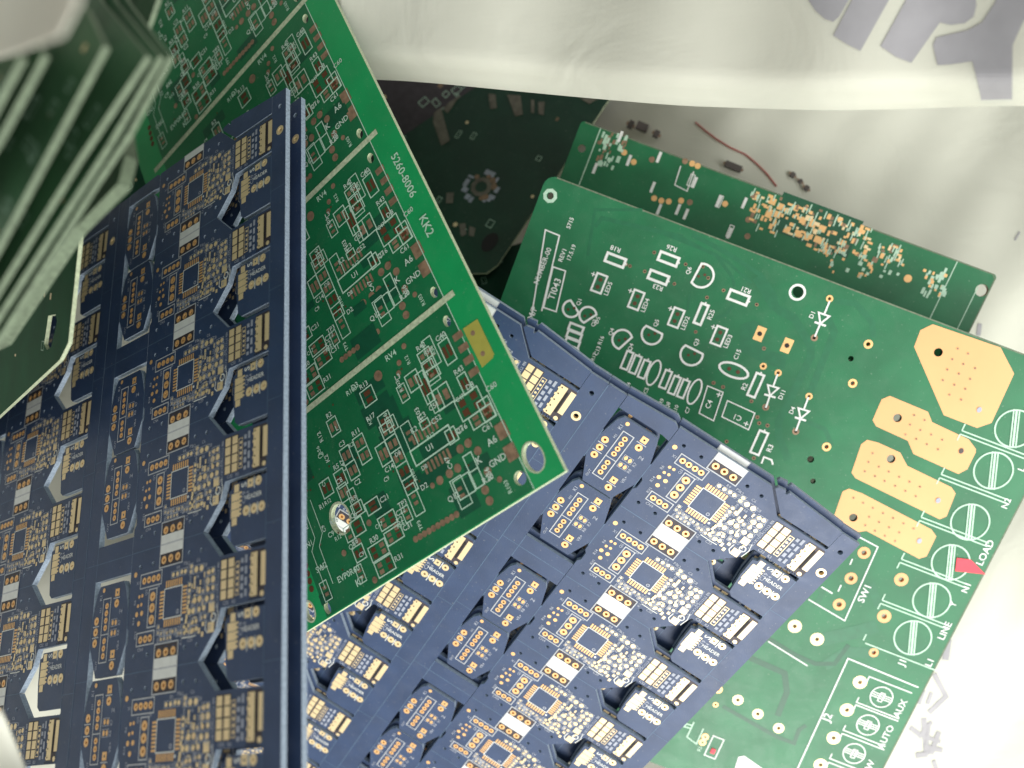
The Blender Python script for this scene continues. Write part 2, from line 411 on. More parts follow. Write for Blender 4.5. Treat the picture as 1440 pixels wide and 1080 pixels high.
UNIT_OUT = [(-20.45, -15.97), (11.6, -15.97), (18.9, -8.6), (36.35, -8.4), (36.35, 4.3), (20.0, 4.3), (18.2, 9.0), (11.6, 15.97), (-20.45, 15.97), (-20.45, 9.0), (-19.6, 8.0), (-19.6, 5.0), (-20.45, 4.0)]
h_unit = [(u, -7.55, 0.95, 0.40) for u in (-13.7, -11.52, -9.35, -7.2)] + [(-9.3, v, 1.25, 0.45) for v in (-2.8, 0.15, 3.2)] \
       + [(u, 7.9, 0.95, 0.40) for u in (-13.7, -11.52, -9.4)] + [(u, v, 1.1, 0.5) for v in (-11.8, 12.2) for u in (-5.1, -2.05, 1.05)]
dots_unit = [(-16.2, -11.7), (-10.1, -11.7), (-16.4, 11.9), (-10.3, 12.0), (6.0, -11.8), (11.1, -11.6), (5.8, 12.0), (10.9, 12.0)]

def tiny_ref(S, u, v, ang=0, s=1.25, t=None):
    S.text(t or random.choice('RC')+str(random.randint(1, 39)), u, v, s, ang)

def build_unit():
    root_pl = plate('unit_board', UNIT_OUT, [circ(u, v, ri+0.04, 12) for u, v, r, ri in h_unit]+[circ(u, v, 0.62, 12) for u, v in dots_unit], 1.6, 'blue', 'blue_edge')
    A = Layer(D8)
    A.h = .02; A.use('dark_field')
    for sgn in (-1, 1):
        for q0, q1 in ((-6.7, -5.6), (-4.6, -2.55), (-1.55, .55), (1.55, 3.0)): A.rect((q0+q1)/2, sgn*11.95, q1-q0, 3.4)
        A.rect(-1.85, sgn*10.45, 9.7, .5); A.rect(-1.85, sgn*13.3, 9.7, .35)
    A.rect(33.8, -2.1, 5.6, 11.2); A.rect(22.3, -2.5, 5.6, 10.2)
    A.h = D8
    A.use('gold')
    for u, v, r, ri in h_unit: A.ring(u, v, r, ri, 18, 1.5)
    A.disc(-18.1, -9.9, 0.75)
    for u, v in ((-16.3, 1.0), (-14.0, 0.95), (-15.1, 3.5)): A.disc(u, v, 0.68)
    for u, v in ((-15.6, -3.6), (-14.2, -3.7), (-15.9, -1.2), (-14.4, -1.4)): A.disc(u, v, 0.5, 10)
    # passives
    random.seed(11)
    pairs = [(-0.5, -7.1, 1.3, -7.1, .62), (3.2, -7.3, 4.7, -7.2, .62), (7.3, -8.0, 7.3, -6.7, .62), (9.4, -6.9, 11.6, -6.9, .85), (14.9, -5.3, 16.4, -5.5, .7),
             (14.4, -3.2, 16.5, -3.3, .9), (14.3, 1.2, 16.4, 1.1, .8), (11.3, 3.4, 13.2, 3.3, .7), (9.3, 0.9, 11.3, 0.8, .85), (6.9, -3.4, 6.9, -1.9, .55), (6.8, -0.3, 6.8, 0.9, .55),
             (7.2, 3.4, 8.9, 3.4, .8), (5.4, 6.9, 7.1, 6.8, .5), (5.5, 8.4, 7.2, 8.3, .5), (8.8, 6.2, 10.2, 6.1, .6), (9.0, 8.2, 10.4, 8.0, .65), (12.3, 5.6, 13.8, 5.5, .55),
             (-4.6, 7.3, -3.2, 7.2, .5), (-2.0, 7.4, -0.6, 7.3, .5), (0.4, 7.4, 1.8, 7.4, .5), (-5.9, 5.6, -5.9, 7.0, .45), (2.8, 8.2, 4.0, 8.2, .5), (-4.4, 8.8, -3.1, 8.8, .42), (-1.6, 8.8, -.4, 8.8, .42), (16.6, -1.2, 14.6, -1.1, .65), (12.6, -0.9, 11.2, -1.0, .55)]
    A.use('tin')
    S = Layer(0.11); S.use('silk')
    for a, b, c, d, r in pairs:
        A.disc(a, b, r, 10); A.disc(c, d, r, 10)
        cu, cv = (a+c)/2, (b+d)/2; w = abs(a-c)+2*r+0.35; h = abs(b-d)+2*r+0.35
        S.use('silk_blue').box(cu, cv, w, h, 0.16)
        if random.random() < .8: tiny_ref(S, cu+random.choice((-1, 1))*(w/2+.6), cv+random.uniform(-.3, .3), 90, 0.95)
    for u, v, w, h in ((9.0, -3.6, .8, 3.2), (10.3, -1.6, .7, 1.3), (11.4, -3.3, .6, 1.2), (9.6, 5.2, 1.6, .5), (11.6, 8.6, .9, 1.4), (13.0, 9.6, .9, 1.2), (16.4, 3.5, 2.4, 2.4), (16.4, 8.4, 2.5, 2.5), (12.6, 1.9, .5, 1.8), (13.0, -5.0, .5, 1.3), (13.2, 7.2, 1.0, 1.0)):
        A.rect(u, v, w, h)
    for u in (20.8, 23.65):
        for v in (-6.25, -3.75, -1.2, 1.3): A.rect(u, v, 2.15, 2.2)
    for k in range(5): A.disc(26.1, -4.9+k*1.45, .42, 8)
    A.rect(32.4, -2.05, 2.4, 10.5)
    A.rect(35.75, -2.95, 1.75, 8.1)
    A.disc(35.4, 3.0, .72)
    for k in range(5): A.rect(31.1, -6.0+k*2.15, .5, .7)
    A.use('gold')
    for k in range(8):
        t = -3.25+k*0.93
        A.rect(t, -5.0, .55, 1.8); A.rect(t, 5.0, .55, 1.8); A.rect(-5.0, t, 1.8, .55); A.rect(5.0, t, 1.8, .55)
    A.use('hole')  # flat dark marks stand for the shade in pin holes and slots
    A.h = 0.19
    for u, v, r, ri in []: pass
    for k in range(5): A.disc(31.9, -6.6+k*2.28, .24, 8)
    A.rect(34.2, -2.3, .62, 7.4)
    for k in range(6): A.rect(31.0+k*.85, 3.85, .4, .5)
    for u, v in ((20.8, -6.1), (23.6, -1.2), (16.3, 3.5)): pass
    # silkscreen
    S.use('silk')
    S.use('silk_mid'); S.box(-10.45, -7.5, 9.7, 3.7, .32); S.box(-9.2, .15, 3.5, 9.9, .34); S.box(-11.5, 7.75, 7.8, 3.3, .32); S.use('silk')
    for sgn in (-1, 1):
        S.use('silk_mid').box(-1.85, sgn*12.9, 10.1, 6.0, .34); S.use('silk').rect(-1.85, sgn*14.62, 9.8, 2.35)
    S.box(0, 0, 7.7, 7.7, .3); S.use('silk_blue').ring(2.3, 2.6, .62, .3, 14); S.use('silk').disc(4.3, 4.9, .42, 10)
    S.ring(17.3, 6.1, 1.15, .75, 16); S.line([(14.4, 6.5), (14.2, 8.6), (15.2, 9.6)], .3); S.line([(18.6, 3.2), (19.2, 5.6), (18.6, 8.6)], .28); S.line([(4.6, 9.6), (8.6, 9.7), (10.5, 9.6)], .28)
    for (u0, v0, w, h) in ((26.1, -2.0, 1.5, 8.0),): S.use('tin').box(u0, v0, w, h, .18)
    S.use('silk_blue')
    for k in range(5): S.rect(28.0, -6.0+k*2.1, 1.0, random.uniform(.9, 1.7))
    for k in range(4): S.rect(29.5, -6.2+k*2.7, .85, random.uniform(1.4, 2.3))
    for k in range(7): S.text(random.choice(['C12', 'R8', 'R31', 'C4', 'L2']), 18.7, -6.5+k*1.75, 1.15, 90)
    for u, v, a, t in ((-6.9, -5.2, 0, 'J3'), (-6.2, 6.0, 90, 'C9'), (-16.2, 6.4, 90, 'RV1'), (-13.4, 10.4, 0, 'CN4'), (-16.6, -7.4, 0, 'X1'), (-12.2, -4.3, 90, 'Q2'), (-17.4, -2.3, 90, 'R6'), (4.6, -9.3, 0, 'P3'),
                       (5.9, -9.1, 0, 'R2'), (10.2, -9.2, 0, 'C6'), (13.2, -7.4, 0, 'C8'), (8.1, 10.4, 0, 'C20'), (4.3, 10.6, 90, 'K1'), (-17.5, 2.6, 90, 'R14'), (1.7, -8.7, 0, 'R9'), (22, 3.3, 0, 'C32'), (25, 3.4, 0, 'R3')):
        S.text(t, u, v, 1.3, a)
    random.seed(31)
    for i in range(34):
        S.use('silk_blue').text(random.choice(['C12', 'R8', 'R31', 'C4', 'L2', 'D5']), random.uniform(5.8, 18.6), random.uniform(-8.6, 9.2), random.choice((.9, 1.1)), random.choice((0, 90, 90)))
    for i in range(16): S.text(random.choice(['C12', 'R8', 'R31', 'C4']), random.uniform(-6, 4), random.uniform(6.6, 9.4), .95, 90)
    for i in range(14):
        u, v = random.uniform(6, 17), random.uniform(-6, 8.5); A.use('tin').rect(u, v, random.choice((.5, .8)), random.choice((.6, 1.2)))
    pads = A.build('solder_pads', root_pl); silk = S.build('silkscreen', root_pl)
    return root_pl

TAB_OUT = [(23.6, 5.8), (36.35, 5.8), (36.35, 22.0), (24.6, 22.0), (23.2, 20.8), (22.2, 14.2), (21.9, 7.4), (23.3, 7.0)]
def build_tab():
    rings = [(33.4, 6.95, 1.25, .42), (28.8, 13.75, 1.3, .42), (31.85, 13.8, 1.3, .42), (34.8, 13.8, 1.3, .42)]
    pl = plate('connector_tab', TAB_OUT, [circ(u, v, ri+.04, 12) for u, v, r, ri in rings]+[circ(30.3, 6.9, .46, 12)], 1.6, 'blue', 'blue_edge')
    A = Layer(D8); A.use('tin')
    for u, v, r, ri in rings: A.ring(u, v, r, ri, 18, 1.5)
    q = circ(30.3, 6.9, .42, 4, ang=45); o = [(29.2, 5.8), (31.4, 5.8), (31.4, 8.0), (29.2, 8.0)]
    q = [(30.3-.3, 6.9-.3), (30.3+.3, 6.9-.3), (30.3+.3, 6.9+.3), (30.3-.3, 6.9+.3)]
    A.add(o+q, [(i, (i+1) % 4, 4+(i+1) % 4, 4+i) for i in range(4)])
    A.rect(24.9, 7.2, 1.9, 2.1); 
    for k in range(3): A.rect(24.6, 9.4+k*2.15, 3.4, 2.0)
    A.rect(24.3, 15.75, 2.0, 1.9)
    for k in range(6): A.rect(26.6, 8.6+k*1.1, .8, .55)
    S = Layer(.11); S.use('silk')
    S.text('S', 27.9, 6.9, 3.0, 90)
    S.text('HEADER', 31.6, 10.4, 1.75, 0); S.use('silk_blue'); S.text('C19', 27.9, 10.2, 1.9, 90); S.text('R4', 29.4, 9.6, 1.5, 90)
    S.use('silk'); S.line([(31.9, 5.6), (31.9, 8.6)], .3); S.line([(30.35, 12.4), (30.35, 15.6)], .3); S.line([(33.3, 12.4), (33.3, 15.6)], .3)
    A.build('solder_pads', pl); S.build('silkscreen', pl)
    return pl

HDR_OUT = [(-35.4, -9.3), (-23.9, -9.3), (-22.7, -7.6), (-20.65, -0.8), (-20.65, 7.4), (-23.9, 15.7), (-34.4, 15.7), (-38.2, 7.6), (-38.2, -0.8), (-36.7, -7.4)]
def build_hdr():
    rg = [(-31.35, v, .85, .36) for v in (-3.4, -1.42, .56, 2.55, 6.1, 8.05, 10.05)]+[(-36.4+.35, v, 1.15, .42) for v in (.2, 3.2, 6.2)]+[(-26.5, -3.5, 1.15, .42), (-26.6, 13.0, 1.15, .42)]
    sqs = [(-26.5, -6.5), (-26.6, 10.0)]
    pl = plate('header_board', HDR_OUT, [circ(u, v, ri+.04, 12) for u, v, r, ri in rg]+[circ(u, v, .44, 12) for u, v in sqs], 1.6, 'blue', 'blue_edge')
    A = Layer(D8); A.use('gold')
    for u, v, r, ri in rg: A.ring(u, v, r, ri, 18, 1.5)
    for u, v in sqs:
        o = [(u-1.05, v-1.05), (u+1.05, v-1.05), (u+1.05, v+1.05), (u-1.05, v+1.05)]; q = [(u-.3, v-.3), (u+.3, v-.3), (u+.3, v+.3), (u-.3, v+.3)]
        A.add(o+q, [(i, (i+1) % 4, 4+(i+1) % 4, 4+i) for i in range(4)])
    for u, v in ((-27.7, 1.6), (-26.2, 1.7), (-27.8, 4.4), (-26.3, 4.4)): A.disc(u, v, .55, 12, .75)
    A.disc(-33.4, -8.0, .65); 
    S = Layer(.11); S.use('silk')
    S.use('silk_mid').box(-31.3, 3.2, 3.7, 17.2, .3); S.line([(-33.1, 4.35), (-29.5, 4.35)], .3)
    for v in (1.7, 4.7): S.line([(-37.6, v), (-34.4, v)], .28)
    S.line([(-28.2, -5.0), (-24.9, -5.0)], .28); S.line([(-28.2, 11.5), (-24.9, 11.5)], .28)
    S.use('silk_blue'); S.box(-27.0, 1.65, 3.0, 1.9, .16); S.box(-27.0, 4.4, 3.0, 1.9, .16)
    S.text('R7', -24.4, 1.9, 1.4, 90); S.text('R8', -24.6, 4.6, 1.4, 90); S.text('K1', -34.6, -6.0, 1.6, 90); S.text('P4', -24.0, -1.0, 1.6, 0); S.text('VR+', -24.2, 8.0, 1.5, 90); S.text('OUT', -34.3, 12.3, 1.2, 90); S.text('H1', -34.3, -2.6, 1.3, 90)
    A.build('solder_pads', pl); S.build('silkscreen', pl)
    return pl

def build_panel(frame, label):
    root = empty('blue_board_panel', frame, label, 'circuit board', 'blue circuit board panels')
    vb = -16.0+P*ROWS
    # frame: rails, fillers and bars between the routed slots
    parts = []
    def slab(pts, holes=()): return plate('panel_frame', pts, list(holes), 1.6, 'blue', 'blue_edge', root)
    for c in (0, 1):
        o = -U2*c
        rail = [(36.45+o, -15.4), (42.6+o, -15.4), (42.6+o, vb), (36.45+o, vb)]
        r_ = slab(rail, [circ(40.1+o, -1.2, .85, 16), circ(40.0+o, -10.0, .8, 14)])
        g = Layer(D8); g.use('tin').ring(40.1+o, -1.2, 1.55, .82, 24, 1.5); g_ = g.build('guide_ring', root)
        if c == 0: KEEP1.update((r_.name, g_.name))
        r_ = slab([(-44.6+o, -15.4), (-38.45+o, -15.4), (-38.45+o, vb), (-44.6+o, vb)])
        if c: SKIP.add(r_.name)
        r_ = slab([(12.7+o, -15.9), (13.2+o, -16.8), (15.6+o, -17.2), (15.9+o, -16.2), (16.5+o, -16.2), (16.8+o, -17.3), (36.35+o, -15.6), (36.35+o, -9.5), (19.4+o, -9.5)])
        if c == 0: KEEP1.add(r_.name)
        r_ = slab([(-38.3+o, -15.6), (-22.3+o, -16.4), (-20.6+o, -15.4), (-20.6+o, -10.4), (-23.0+o, -10.9), (-38.3+o, -10.9)])
        if c: SKIP.add(r_.name)
        for k in range(ROWS//2+1):
            v0 = 43.2+64.13*k
            if v0+10 < vb:
                r_ = slab([(-38.3+o, v0), (-20.6+o, v0), (-20.6+o, v0+10), (-38.3+o, v0+10)])
                if c: SKIP.add(r_.name)
    g = Layer(0.012); g.use('score_blue')
    for c in (0, 1):
        o = -U2*c
        for i in range(ROWS):
            v = P*i
            if i: g.rect((-20.4+12)/2+o, v-16.03, 32.0, .22); g.rect(39.5-U2*c, v-13.5, 6.0, .16)
            g.rect(36.40+o, v-2.15, .2, 13.0); g.rect(36.40+o, v+14.0, .2, 16.6)
            if c == 0:
                if i: g.rect(-41.5, v-16, 6.0, .16)
                vh = 64.13*(i//2)+25.55*(i % 2); g.rect(-38.33, vh+3.0, .2, 11.0); g.rect(-20.55, vh+3.7, .2, 9.6)
        for k in range(ROWS//2+1):
            if 54+64.13*k < vb and c == 0: g.rect(-29.5, 48.15+64.13*k, 17.4, .2); g.rect(-38.35, 48.15+64.13*k, .2, 9.6)
    g.rect(-44.7, vb/2-8, .22, vb+14)
    g.build('score_lines', root)
    return root, vb

u_src, t_src, h_src = build_unit(), build_tab(), build_hdr()
panel, VB = build_panel(FL, 'steep blue circuit board panel at the left, cream bag showing through its slots')
index_kids()
first = {'u': True, 't': True, 'h': True}
LAST = [None]; KEEPTMP = set()
def put(src, key, u, v, root):
    if first[key]: o = src; first[key] = False
    else: o = copy_tree(src)
    o.parent = root; o.location = (u*MM, -v*MM, 0); LAST[0] = o
    if key in 'ut': KEEPTMP.add(o.name)
for c in (0, 1):
    for i in range(ROWS):
        put(u_src, 'u', -U2*c, P*i, panel); put(t_src, 't', -U2*c, P*i, panel)
        put(h_src, 'h', -U2*c, 64.13*(i//2)+25.55*(i % 2), panel)
        if c: SKIP.add(LAST[0].name)
        if c == 0: KEEP1.update(KEEPTMP)
index_kids()
every = set(x.name for x in KIDS[panel.name])
ONECOL = every-set(n for n in KEEP1)
def panel_copy(frame, label, skip):
    c = copy_tree(panel, None, skip); c.matrix_world = frame.matrix(); c['label'] = label; return c
panel_copy(FL.shifted(0.7, 0.5, -5.2), 'blue circuit board panel behind the steep left one, its rim a thin strip', ONECOL)
panel_copy(FC, 'blue circuit board panel lying face up in the middle, gold pads in sharp focus', SKIP)
panel_copy(FC.shifted(-0.4, -1.7, -2.2), 'blue circuit board panel directly underneath the sharply focused middle one', SKIP)
panel_copy(FC.shifted(-18.4, 11.5, -6.0), 'lowest blue circuit board panel, seen only through the slots of the middle one', SKIP)

# ================================================================== GREEN BOARD WITH SCREW TERMINAL OUTLINES
FG = Frame.pose((0.177, 0.051, 0.364), (12.996*.92, -77.317*.92, 276))
g1 = empty('large_circuit_board', FG, 'large deep green circuit board with broad gold copper areas and screw terminal outlines', 'circuit board')
Z = FG.Z
zA = Z(960, 360, 3); zB = Z(1160, 440, 5.143); zC = Z(1160, 620, 5.143); zD = Z(1120, 860, 4.91); zE = Z(960, 720, 3); zF = Z(940, 900, 6)
zH = Z(720, 240, 6); zI = Z(880, 320, 6); zJ = Z(760, 400, 6); zK = Z(920, 480, 6)
WG, HG = 192.3, 188.0
def rounded(u0, v0, u1, v1, r, n=5):
    P_ = []
    for cu, cv, a0 in ((u1-r, v0+r, -90), (u1-r, v1-r, 0), (u0+r, v1-r, 90), (u0+r, v0+r, 180)):
        for i in range(n+1):
            a = math.radians(a0+90*i/n); P_.append((cu+r*math.cos(a), cv+r*math.sin(a)))
    return P_
# through-hole rings: (centre, outer radius, hole radius, material)
GR = []
def ringp(z, x, y, r, ri, m='gold'): c = z(x, y); GR.append((c[0], c[1], r, ri, m))
for x, y in ((620, 180), (555, 345), (783, 372), (717, 537), (533, 592), (477, 740), (607, 805), (340, 465), (403, 493), (350, 638)): ringp(zA, x, y, 1.55 if x in (783, 717, 607) else 1.2, .75 if x in (783, 717, 607) else .55, 'copper' if x in (555, 350, 477) else 'gold')
for x, y in ((765, 172), (710, 280), (660, 390)): ringp(zE, x, y, 2.2, .95, 'gold_big')
for x, y in ((473, 482), (567, 537)): ringp(zE, x, y, 2.45, .75, 'tin')
for x, y in ((922, 285), (850, 440)): ringp(zE, x, y, 2.45, .95, 'gold_big')
ringp(zE, 806, 593, 1.7, .8, 'gold_big')
for x, y in ((748, 718), (693, 835), (637, 953), (582, 1067), (527, 1182)): ringp(zE, x, y, 2.5, .8, 'tin')
for x, y in ((233, 793), (317, 852), (405, 912)): ringp(zE, x, y, 2.0, .7, 'tin')
ringp(zE, 150, 748, 1.6, .6, 'gold'); ringp(zE, 139, 813, 1.0, .45, 'gold')
for x, y in ((240, 210), (505, 310), (160, 370), (410, 475), (825, 530), (1105, 650), (685, 590), (590, 880), (2, 310), (35, 325), (695, 425), (650, 330)): ringp(zI, x, y, .62, .3, 'copper')
for x, y in ((500, 350), (580, 385), (870, 640), (885, 690), (955, 710), (820, 505), (925, 60 + 0), (610, 845), (840, 985)): ringp(zK, x, y, .7, .3, 'copper')
gholes = [circ(u, v, ri+.03, 14) for u, v, r, ri, m in GR]
nd = [(zA, 490, 150, 2.0), (zA, 710, 433, .95), (zA, 540, 858, 1.2), (zA, 550, 950, .95)]
for z_, x, y, r in nd: gholes.append(circ(*z_(x, y), r, 18))
hc = zH(322, 212); gholes.append(circ(hc[0]+.3, hc[1], 1.25, 18))
BIG = [  # broad gold copper areas
  [zB(*p) for p in ((690, 125), (780, 82), (1270, 250), (1368, 440), (1205, 795), (1100, 832), (860, 740), (645, 245))],
  [zB(*p) for p in ((410, 625), (470, 600), (745, 715), (775, 790), (1040, 915), (1092, 985), (1090, 1010), (1030, 1130), (965, 1165), (640, 1020), (600, 925), (370, 820), (345, 775))],
  [zC(*p) for p in ((262, 25), (305, -8), (385, 12), (545, 85), (595, 180), (915, 335), (945, 380), (880, 545), (830, 567), (222, 270), (192, 230))],
  [zC(*p) for p in ((128, 365), (175, 345), (270, 380), (770, 640), (805, 690), (735, 835), (680, 852), (300, 650), (235, 660), (60, 560))]]
bh = [zB(820, 285), zB(525, 760), zC(478, 130), zC(205, 555)]
for c in bh: gholes.append(circ(c[0], c[1], 1.45, 18))
plate('board', rounded(0, 0, WG, HG, 4), gholes, 1.6, 'green_deep', 'fibre_green', g1, 'green_dark')
T = Layer(.02); T.use('green_trace')
def pl(z, pts, w): T.line([z(*p) for p in pts], w)
pl(zA, [(310, 90), (380, 210), (470, 260), (540, 380), (540, 425), (405, 700), (405, 760), (445, 860)], 2.6)
pl(zA, [(600, 240), (640, 320), (535, 585)], 2.4); pl(zA, [(640, 190), (730, 200), (800, 280), (805, 345)], 2.0); pl(zA, [(500, 690), (600, 730), (630, 800)], 1.6)
T.poly([zA(*p) for p in ((245, 290), (300, 270), (350, 300), (340, 390), (440, 420), (430, 480), (350, 455), (240, 400))])
pl(zI, [(560, 60), (830, 200), (1140, 400), (1250, 560), (1290, 720), (1440, 790)], 1.5); pl(zI, [(300, 40), (760, 230), (900, 420), (920, 500)], 1.1); pl(zI, [(430, 60), (860, 290), (1060, 470)], .8)
pl(zI, [(540, 560), (520, 700)], .8); pl(zI, [(900, 660), (840, 740), (760, 760)], 1.2)
pl(zH, [(640, 720), (700, 330), (1100, 330)], 1.0); pl(zH, [(700, 470), (760, 400), (1440, 560)], 1.4)
T.use('green_trace')
pl(zE, [(580, 540), (760, 500), (820, 480)], 5.0); pl(zE, [(600, 650), (690, 590), (800, 595)], 4.0); pl(zE, [(560, 400), (590, 340), (560, 300)], 2.0)
pl(zE, [(790, 300), (830, 400)], 3.0)
T.use('green_pour'); pl(zE, [(230, 590), (340, 640), (430, 680), (440, 760), (400, 860)], 2.2); pl(zE, [(340, 520), (470, 600), (560, 640), (640, 640), (700, 560)], 1.6); pl(zE, [(170, 820), (400, 950), (470, 975), (490, 920), (520, 900)], 1.5)
T.build('copper_traces', g1)
for k, pts in enumerate(BIG):
    c = bh[k]; vias = []
    o = plate('gold_copper_area', pts, [circ(c[0], c[1], 1.45, 18)], .05, 'gold_big', 'gold_big', g1, 'green_dark'); o.location = (0, 0, .06*MM)
    vz = [(zB, [(960, 258), (1035, 295), (920, 335), (1000, 370), (885, 410), (1085, 400), (968, 440), (852, 487), (1050, 478), (935, 520), (1015, 550), (900, 592), (985, 628)]),
          (zB, [(645, 740), (720, 775), (615, 808), (690, 848), (582, 880), (768, 880), (660, 912), (848, 918), (737, 950), (817, 987)]),
          (zC, [(345, 90), (315, 153), (288, 220), (390, 187), (362, 255), (462, 222), (432, 290), (537, 260), (508, 325), (612, 295), (582, 362), (687, 332), (657, 400)]),
          (zC, [(207, 412), (277, 448), (347, 485), (420, 523), (493, 558), (568, 597), (642, 635), (320, 550), (392, 587), (464, 625), (537, 662), (292, 610), (362, 650), (434, 687), (508, 725)])][k]
    v = Layer(.16); v.use('copper')
    for x, y in vz[1]: q = vz[0](x, y); v.disc(q[0], q[1], .36, 8)
    v.use('silk_blue' if k != 1 else 'chip'); q = [zB(1115, 700), zB(985, 998), zC(818, 430), zC(682, 722)][k]
    v.disc(q[0], q[1], .8, 10, 1.0)
    v.build('via_holes', o)
Asm = Layer(.05)
for u, v, r, ri, m in GR:
    if r < 1.0: Asm.use(m).ring(u, v, r, ri, 14, 1.4)
    else: Layer(.05).use(m).ring(u, v, r, ri, 22, 1.4).build('plated_ring', g1)
tag(Asm.build('small_plated_rings', g1), kind='stuff')
for c, w, h in ((zA(325, 328), 3.2, 5.0), (zA(440, 378), 3.2, 5.0)):
    A = Layer(.05); A.use('gold'); A.rect(c[0], c[1], w, h, 0); A.use('hole'); A.h = .2; A.disc(c[0], c[1], .8, 12); A.build('oblong_pad', g1)  # dark disc paints the shade of the pad hole
Layer(.05).use('silk_green').ring(hc[0], hc[1], 2.5, 1.28, 8).build('mounting_hole_ring', g1)
Layer(.05).use('silk').ring(*zA(484, 153), 2.85, 2.05, 26).build('mounting_hole_ring', g1)
S = Layer(.12); S.use('silk')
def SB(z, pts, w=.7): S.line([z(*p) for p in pts], w, True)
def SL(z, pts, w=.7): S.line([z(*p) for p in pts], w)
def ST(z, t, x, y, s, ang=90): q = z(x, y); S.text(t, q[0], q[1], s, ang)
def res(z, x, y, w, h, lw=.75):      # resistor outline with leads
    q = z(x, y); S.box(q[0], q[1], w, h, lw)
    if w > h: S.line([(q[0]+w/2, q[1]), (q[0]+w/2+.8, q[1])], .5)
    else: S.line([(q[0], q[1]-h/2), (q[0], q[1]-h/2-.9)], .5); 
def led(z, x, y, t):
    q = z(x, y); S.box(q[0], q[1], 3.6, 6.2, .7); S.text(t, q[0]+3.5, q[1]+.6, 2.2, 90); S.text('+', q[0]-3.0, q[1]-2.2, 3.2, 90)
    S.use('hole_rust'); S.disc(q[0], q[1]-1.3, .7, 10); S.disc(q[0], q[1]+1.3, .7, 10); S.use('silk')
def dtr(z, x, y, t, rot, r=3.4):     # D-shaped transistor outline
    q = z(x, y); S.use('silk')
    pts = [(q[0]+r*math.cos(math.radians(rot+a)), q[1]-r*math.sin(math.radians(rot+a))) for a in range(-125, 126, 14)]
    S.line(pts, .75, True)
    S.use('hole_rust')
    for d in (-1, 1): S.disc(q[0]+d*.9, q[1]-d*.6, .5, 8)
    S.use('silk'); S.text(t, q[0]+math.cos(math.radians(rot+180))*(r+.6), q[1]-math.sin(math.radians(rot+180))*(r+.6), 2.0, 90)
def diode(z, x0, y0, x1, y1, t, side=1):
    a = Vector(z(x0, y0)); b = Vector(z(x1, y1)); d = (b-a).normalized(); n = Vector((-d.y, d.x)); c = (a+b)/2
    S.line([tuple(a), tuple(c-d*1.6)], .6); S.line([tuple(c-d*1.6-n*1.9), tuple(c-d*1.6+n*1.9), tuple(c+d*1.7)], .6, True); S.line([tuple(c+d*1.8-n*2.0), tuple(c+d*1.8+n*2.0)], .7); S.line([tuple(c+d*1.7), tuple(b)], .6)
    S.text(t, c.x+side*3.7, c.y, 2.1, 90)
# identification block at the upper left
zX = Z(675, 211, 3.41); SL(zJ, [(-80, 300), (42, -460), (160, -412), (10, 225)], .5)
SB(zJ, [(20, 20), (190, -20), (128, 232), (12, 180)], .5) if False else None
SB(zX, [(350, 560), (410, 580), (365, 775), (305, 755)], .5)
ST(zX, 'NUMBER-00', 300, 555, 2.5); ST(zX, 'M/P', 252, 780, 3.0)
ST(zX, 'TI043', 357, 667, 3.3); ST(zX, 'REV1', 395, 505, 2.2); ST(zX, '17.5.19', 438, 490, 2.0); ST(zX, '5715', 432, 350, 2.0)
S.use('silk')
res(zH, 872, 755, 6.6, 2.9, .9); ST(zH, 'R18', 872, 660, 2.3, 180)
res(zH, 1320, 745, 6.6, 2.9, .9); ST(zH, 'R26', 1345, 655, 2.3, 180)
res(zH, 1235, 900, 6.6, 2.9, .9); ST(zH, 'R23', 1230, 985, 2.3, 180)
led(zH, 735, 950, 'LED5'); led(zI, 88, 610, 'LED4'); led(zI, 425, 760, 'LED2'); led(zI, 785, 915, 'LED3')
dtr(zI, 640, 405, 'Q6', 0, 4.0); res(zI, 950, 590, 6.8, 3.1, .9); ST(zI, 'R21', 1015, 530, 2.3, 180)
res(zI, 635, 730, 2.5, 7.0, .85); ST(zI, 'R25', 718, 735, 2.3)
dtr(zI, 220, 900, 'Q5', -90, 3.5); dtr(zJ, 1275, 590, 'Q3', -90, 3.8)
dtr(zJ, 260, 205, 'Q1', -120, 2.9); dtr(zJ, 400, 260, 'Q2', 150, 2.9); dtr(zJ, 690, 465, 'Q4', 160, 3.4)
for k in range(4): q = zJ(300-16*k, 370+62*k); S.box(q[0], q[1], 4.9, 2.3, .8)
for x, y in ((730, 640), (800, 675), (875, 715), (1055, 800), (1130, 850), (1205, 880)): res(zJ, x, y, 2.3, 6.3, .7)
for x, y in ((955, 745), (1300, 905)):
    q = zJ(x, y); S.line([(q[0]+1.9*math.sin(t), q[1]-4.6*math.cos(t)) for t in [2*math.pi*i/18 for i in range(18)]], .6, True)
ST(zJ, 'D5', 480, 300, 2.0); ST(zJ, 'Q4', 600, 400, 2.0); ST(zJ, 'R16', 510, 470, 2.0); ST(zJ, 'C13', 480, 560, 2.0); ST(zJ, 'R17', 450, 610, 1.8)
for t, x, y in (('C5', 890, 895), ('R4', 740, 850), ('R9', 1020, 985), ('Q8', 1075, 1020), ('R10', 1140, 1050), ('C7', 1240, 1060)): ST(zJ, t, x, y, 1.9)
q = zK(670, 245); S.line([(q[0]+5.2*math.cos(t), q[1]+2.3*math.sin(t)) for t in [2*math.pi*i/20 for i in range(20)]], .8, True)
S.use('hole_rust'); S.disc(q[0]-1.6, q[1], .7, 10); S.disc(q[0]+1.6, q[1], .7, 10); S.use('silk')
ST(zK, 'C15', 700, 110, 2.2)
res(zK, 855, 370, 2.7, 8.2, .8); ST(zK, 'R2', 760, 380, 2.4); diode(zK, 1040, 275, 940, 560, 'D11')
